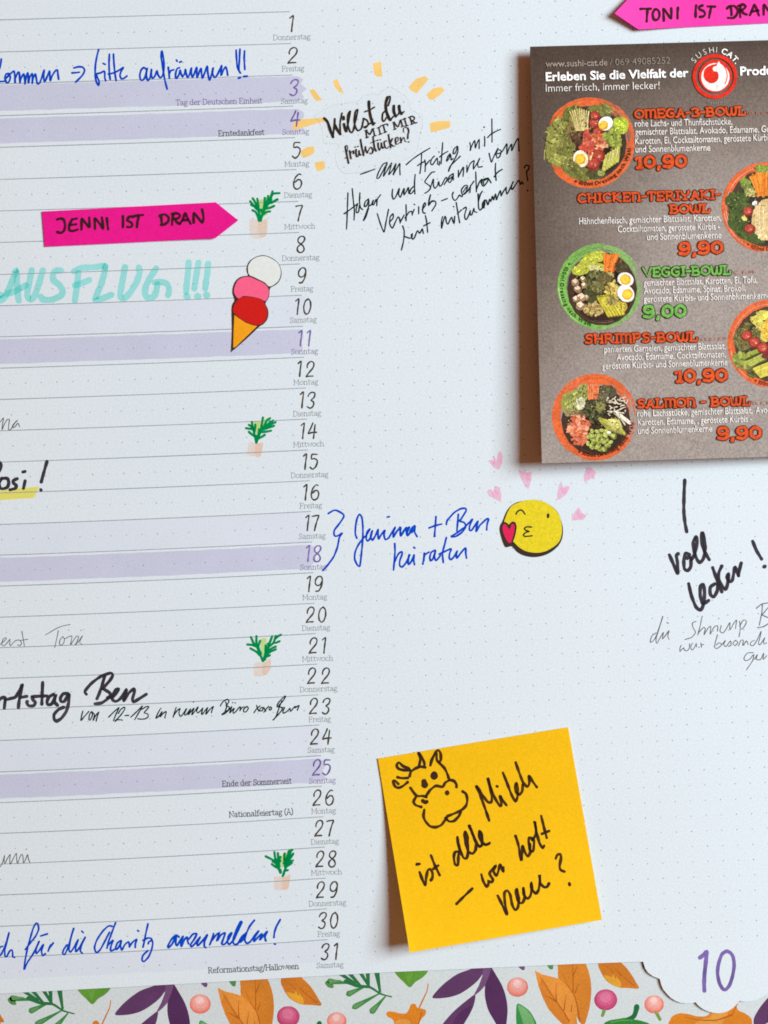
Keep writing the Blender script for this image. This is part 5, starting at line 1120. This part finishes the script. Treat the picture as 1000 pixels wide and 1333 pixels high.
def bowl4(mb):
    A = Art(mb, (900, 370, 9.52), 14)
    A.e(RING, 1000, 735, 535, 540, 0, 0.008, 2); A.brush(RING, 1000, 735, 480, 545, 100, 460, 9)
    A.e((70, 52, 34), 1010, 740, 478, 470, 0, 0.01, 2)
    A.arc((222, 190, 170), 1000, 735, 490, 190, 268, 7, 4, (0.6, 0.4)); A.arc((190, 160, 148), 1000, 735, 516, 170, 125, 9, 4)
    A.e((54, 42, 28), 1010, 740, 430, 420, 0, 0.02, 2)
    for a in ((760, 560, 130, 70, 0.5), (620, 650, 90, 110, 0.1), (640, 740, 110, 80, 0.2), (820, 620, 90, 90, 0.4)): A.leaf((104, 98, 44), *a)
    for a in ((820, 450, 90, 60, 0.5), (900, 380, 100, 60, 0.1), (860, 520, 70, 60, 0.7), (920, 640, 70, 70, 0.7)): A.leaf((206, 190, 66), *a)
    A.leaf((226, 170, 40), 950, 560, 80, 130)
    A.heap([(120, 132, 44), (148, 160, 60), (96, 110, 36)], 600, 930, 70, 90, 40, 34, 0.6)
    A.slices((160, 168, 56), 740, 860, 720, 960, 2, 90, -40, 60); A.slices((170, 178, 62), 800, 930, 790, 960, 2, 110, -55, 70); A.leaf((120, 116, 56), 680, 1030, 80, 40, 0.2)
    A.leaf((86, 84, 34), 760, 1100, 70, 60)
    for k in range(9): A.s((206, 190, 60), [(780 + 10 * k, 1050 + 12 * k), (900 + 8 * k, 1000 + 14 * k), (1030, 950 + 18 * k)], 32, 24)
    A.flecks(780, 700, 250, 110)
    A.e((120, 40, 40), 930, 880, 60, 40, -0.4); A.tomato(690, 640, 72); A.tomato(788, 722, 74); A.tomato(895, 790, 74)
    mb.z += 2e-5; mb.col = lin(92, 28, 12)
    arc_text(mb, "+ 100ml Dressing nach Wahl", A.pt(1000, 735), 525 / 9.52, 116, 20, 7.4, False, 0.012)
def bowl5(mb):
    A = Art(mb, (710, 475, 7.692), 15)
    A.brush(RING, 495, 518, 345, 425, 60, 300, 12); A.brush(RING, 495, 520, 340, 420, 255, 354, 6); A.brush(RING, 500, 540, 352, 412, 100, 22, 8)
    A.e((66, 44, 32), 507, 556, 346, 350, 0, 0.01, 2); A.e((50, 34, 24), 520, 580, 300, 300, 0, 0.02, 2)
    for a in ((220, 370, 60, 110, 0.1), (290, 340, 60, 90, 0.2), (385, 270, 60, 90, 0), (270, 430, 70, 60, 0.3)): A.leaf((146, 150, 66), *a)
    A.leaf((206, 200, 150), 350, 390, 55, 60); A.leaf((150, 130, 80), 250, 480, 60, 40); A.leaf((110, 90, 54), 350, 500, 60, 40)
    for k in range(13): A.s((228, 108, 52), [(430 + 9 * k, 195 + A.r.uniform(0, 14)), (432 + 8 * k, 270), (436 + 8 * k, 340 + A.r.uniform(-14, 6))], 13, 26)
    A.leaf((84, 78, 50), 630, 265, 85, 70); A.leaf((96, 88, 58), 580, 330, 60, 50)
    for k in range(26): x, y = A.r.uniform(620, 800), A.r.uniform(330, 480); A.s((214, 198, 168), [(x, y), (x + A.r.uniform(-30, 30), y + A.r.uniform(-20, 20)), (x + A.r.uniform(-40, 40), y + A.r.uniform(-30, 30))], 9, 24)
    A.s((226, 216, 190), [(700, 465), (770, 520), (845, 580)], 34, 6); A.s((204, 190, 160), [(690, 480), (760, 545), (800, 600)], 14, 6)
    A.heap([(54, 54, 26), (44, 44, 22), (74, 74, 38), (92, 92, 50)], 490, 465, 95, 115, 160, 26, 0.45); A.leaf((120, 118, 56), 550, 420, 50, 50)
    A.heap([(220, 106, 66), (232, 134, 92), (204, 84, 50), (240, 160, 120)], 330, 620, 100, 110, 110, 32, 0.5); A.heap([(220, 106, 66), (204, 84, 50)], 340, 740, 70, 60, 40, 28, 0.5)
    A.slices((182, 178, 60), 590, 590, 750, 640, 7, 40, 46, 40); A.leaf((196, 186, 96), 700, 590, 80, 50, 0.4)
    for k in range(52):
        t, q = A.r.uniform(0, 6.283), math.sqrt(A.r.random()); x, y = 555 + 145 * q * math.cos(t), 740 + 110 * q * math.sin(t)
        A.e((96, 104, 34), x + 4, y + 5, 27, 19, A.r.uniform(0, 3), 0.05); A.e((164, 172, 66), x, y, 25, 17, A.r.uniform(0, 3), 0.05, 20); A.e((196, 202, 110), x - 5, y - 4, 9, 5, 0.5, 0.1)
    A.flecks(480, 500, 290, 130)
    A.e((236, 232, 220), 638, 676, 22, 13)
    mb.z += 2e-5; mb.col = lin(84, 26, 12)
    arc_text(mb, "+ 100ml Dressing nach Wahl", A.pt(495, 520), 400 / 7.692, 116, 8, 7.4, False, 0.012)
for f in (bowl1, bowl2, bowl3, bowl4, bowl5):
    part('bowl_picture', f, 'bowl picture in a green ring' if f is bowl3 else None, 0.0002)
# tiny faint allergen codes after the dish names
for s, a, b in (("C, F, M", (956, 357), (982, 356)), ("A, B, D, F, K, M", (912, 443.8), (946, 442.6)), ("D, F, K", (981, 527), (1004, 526.4)), ("D, F, K, M", (976, 149.6), (1004, 148.8))):
    def fn(mb):
        mb.col = lin(186, 104, 84); typeset(mb, s, a, b, 4.2, 0.0)
    part('allergen_code', fn)
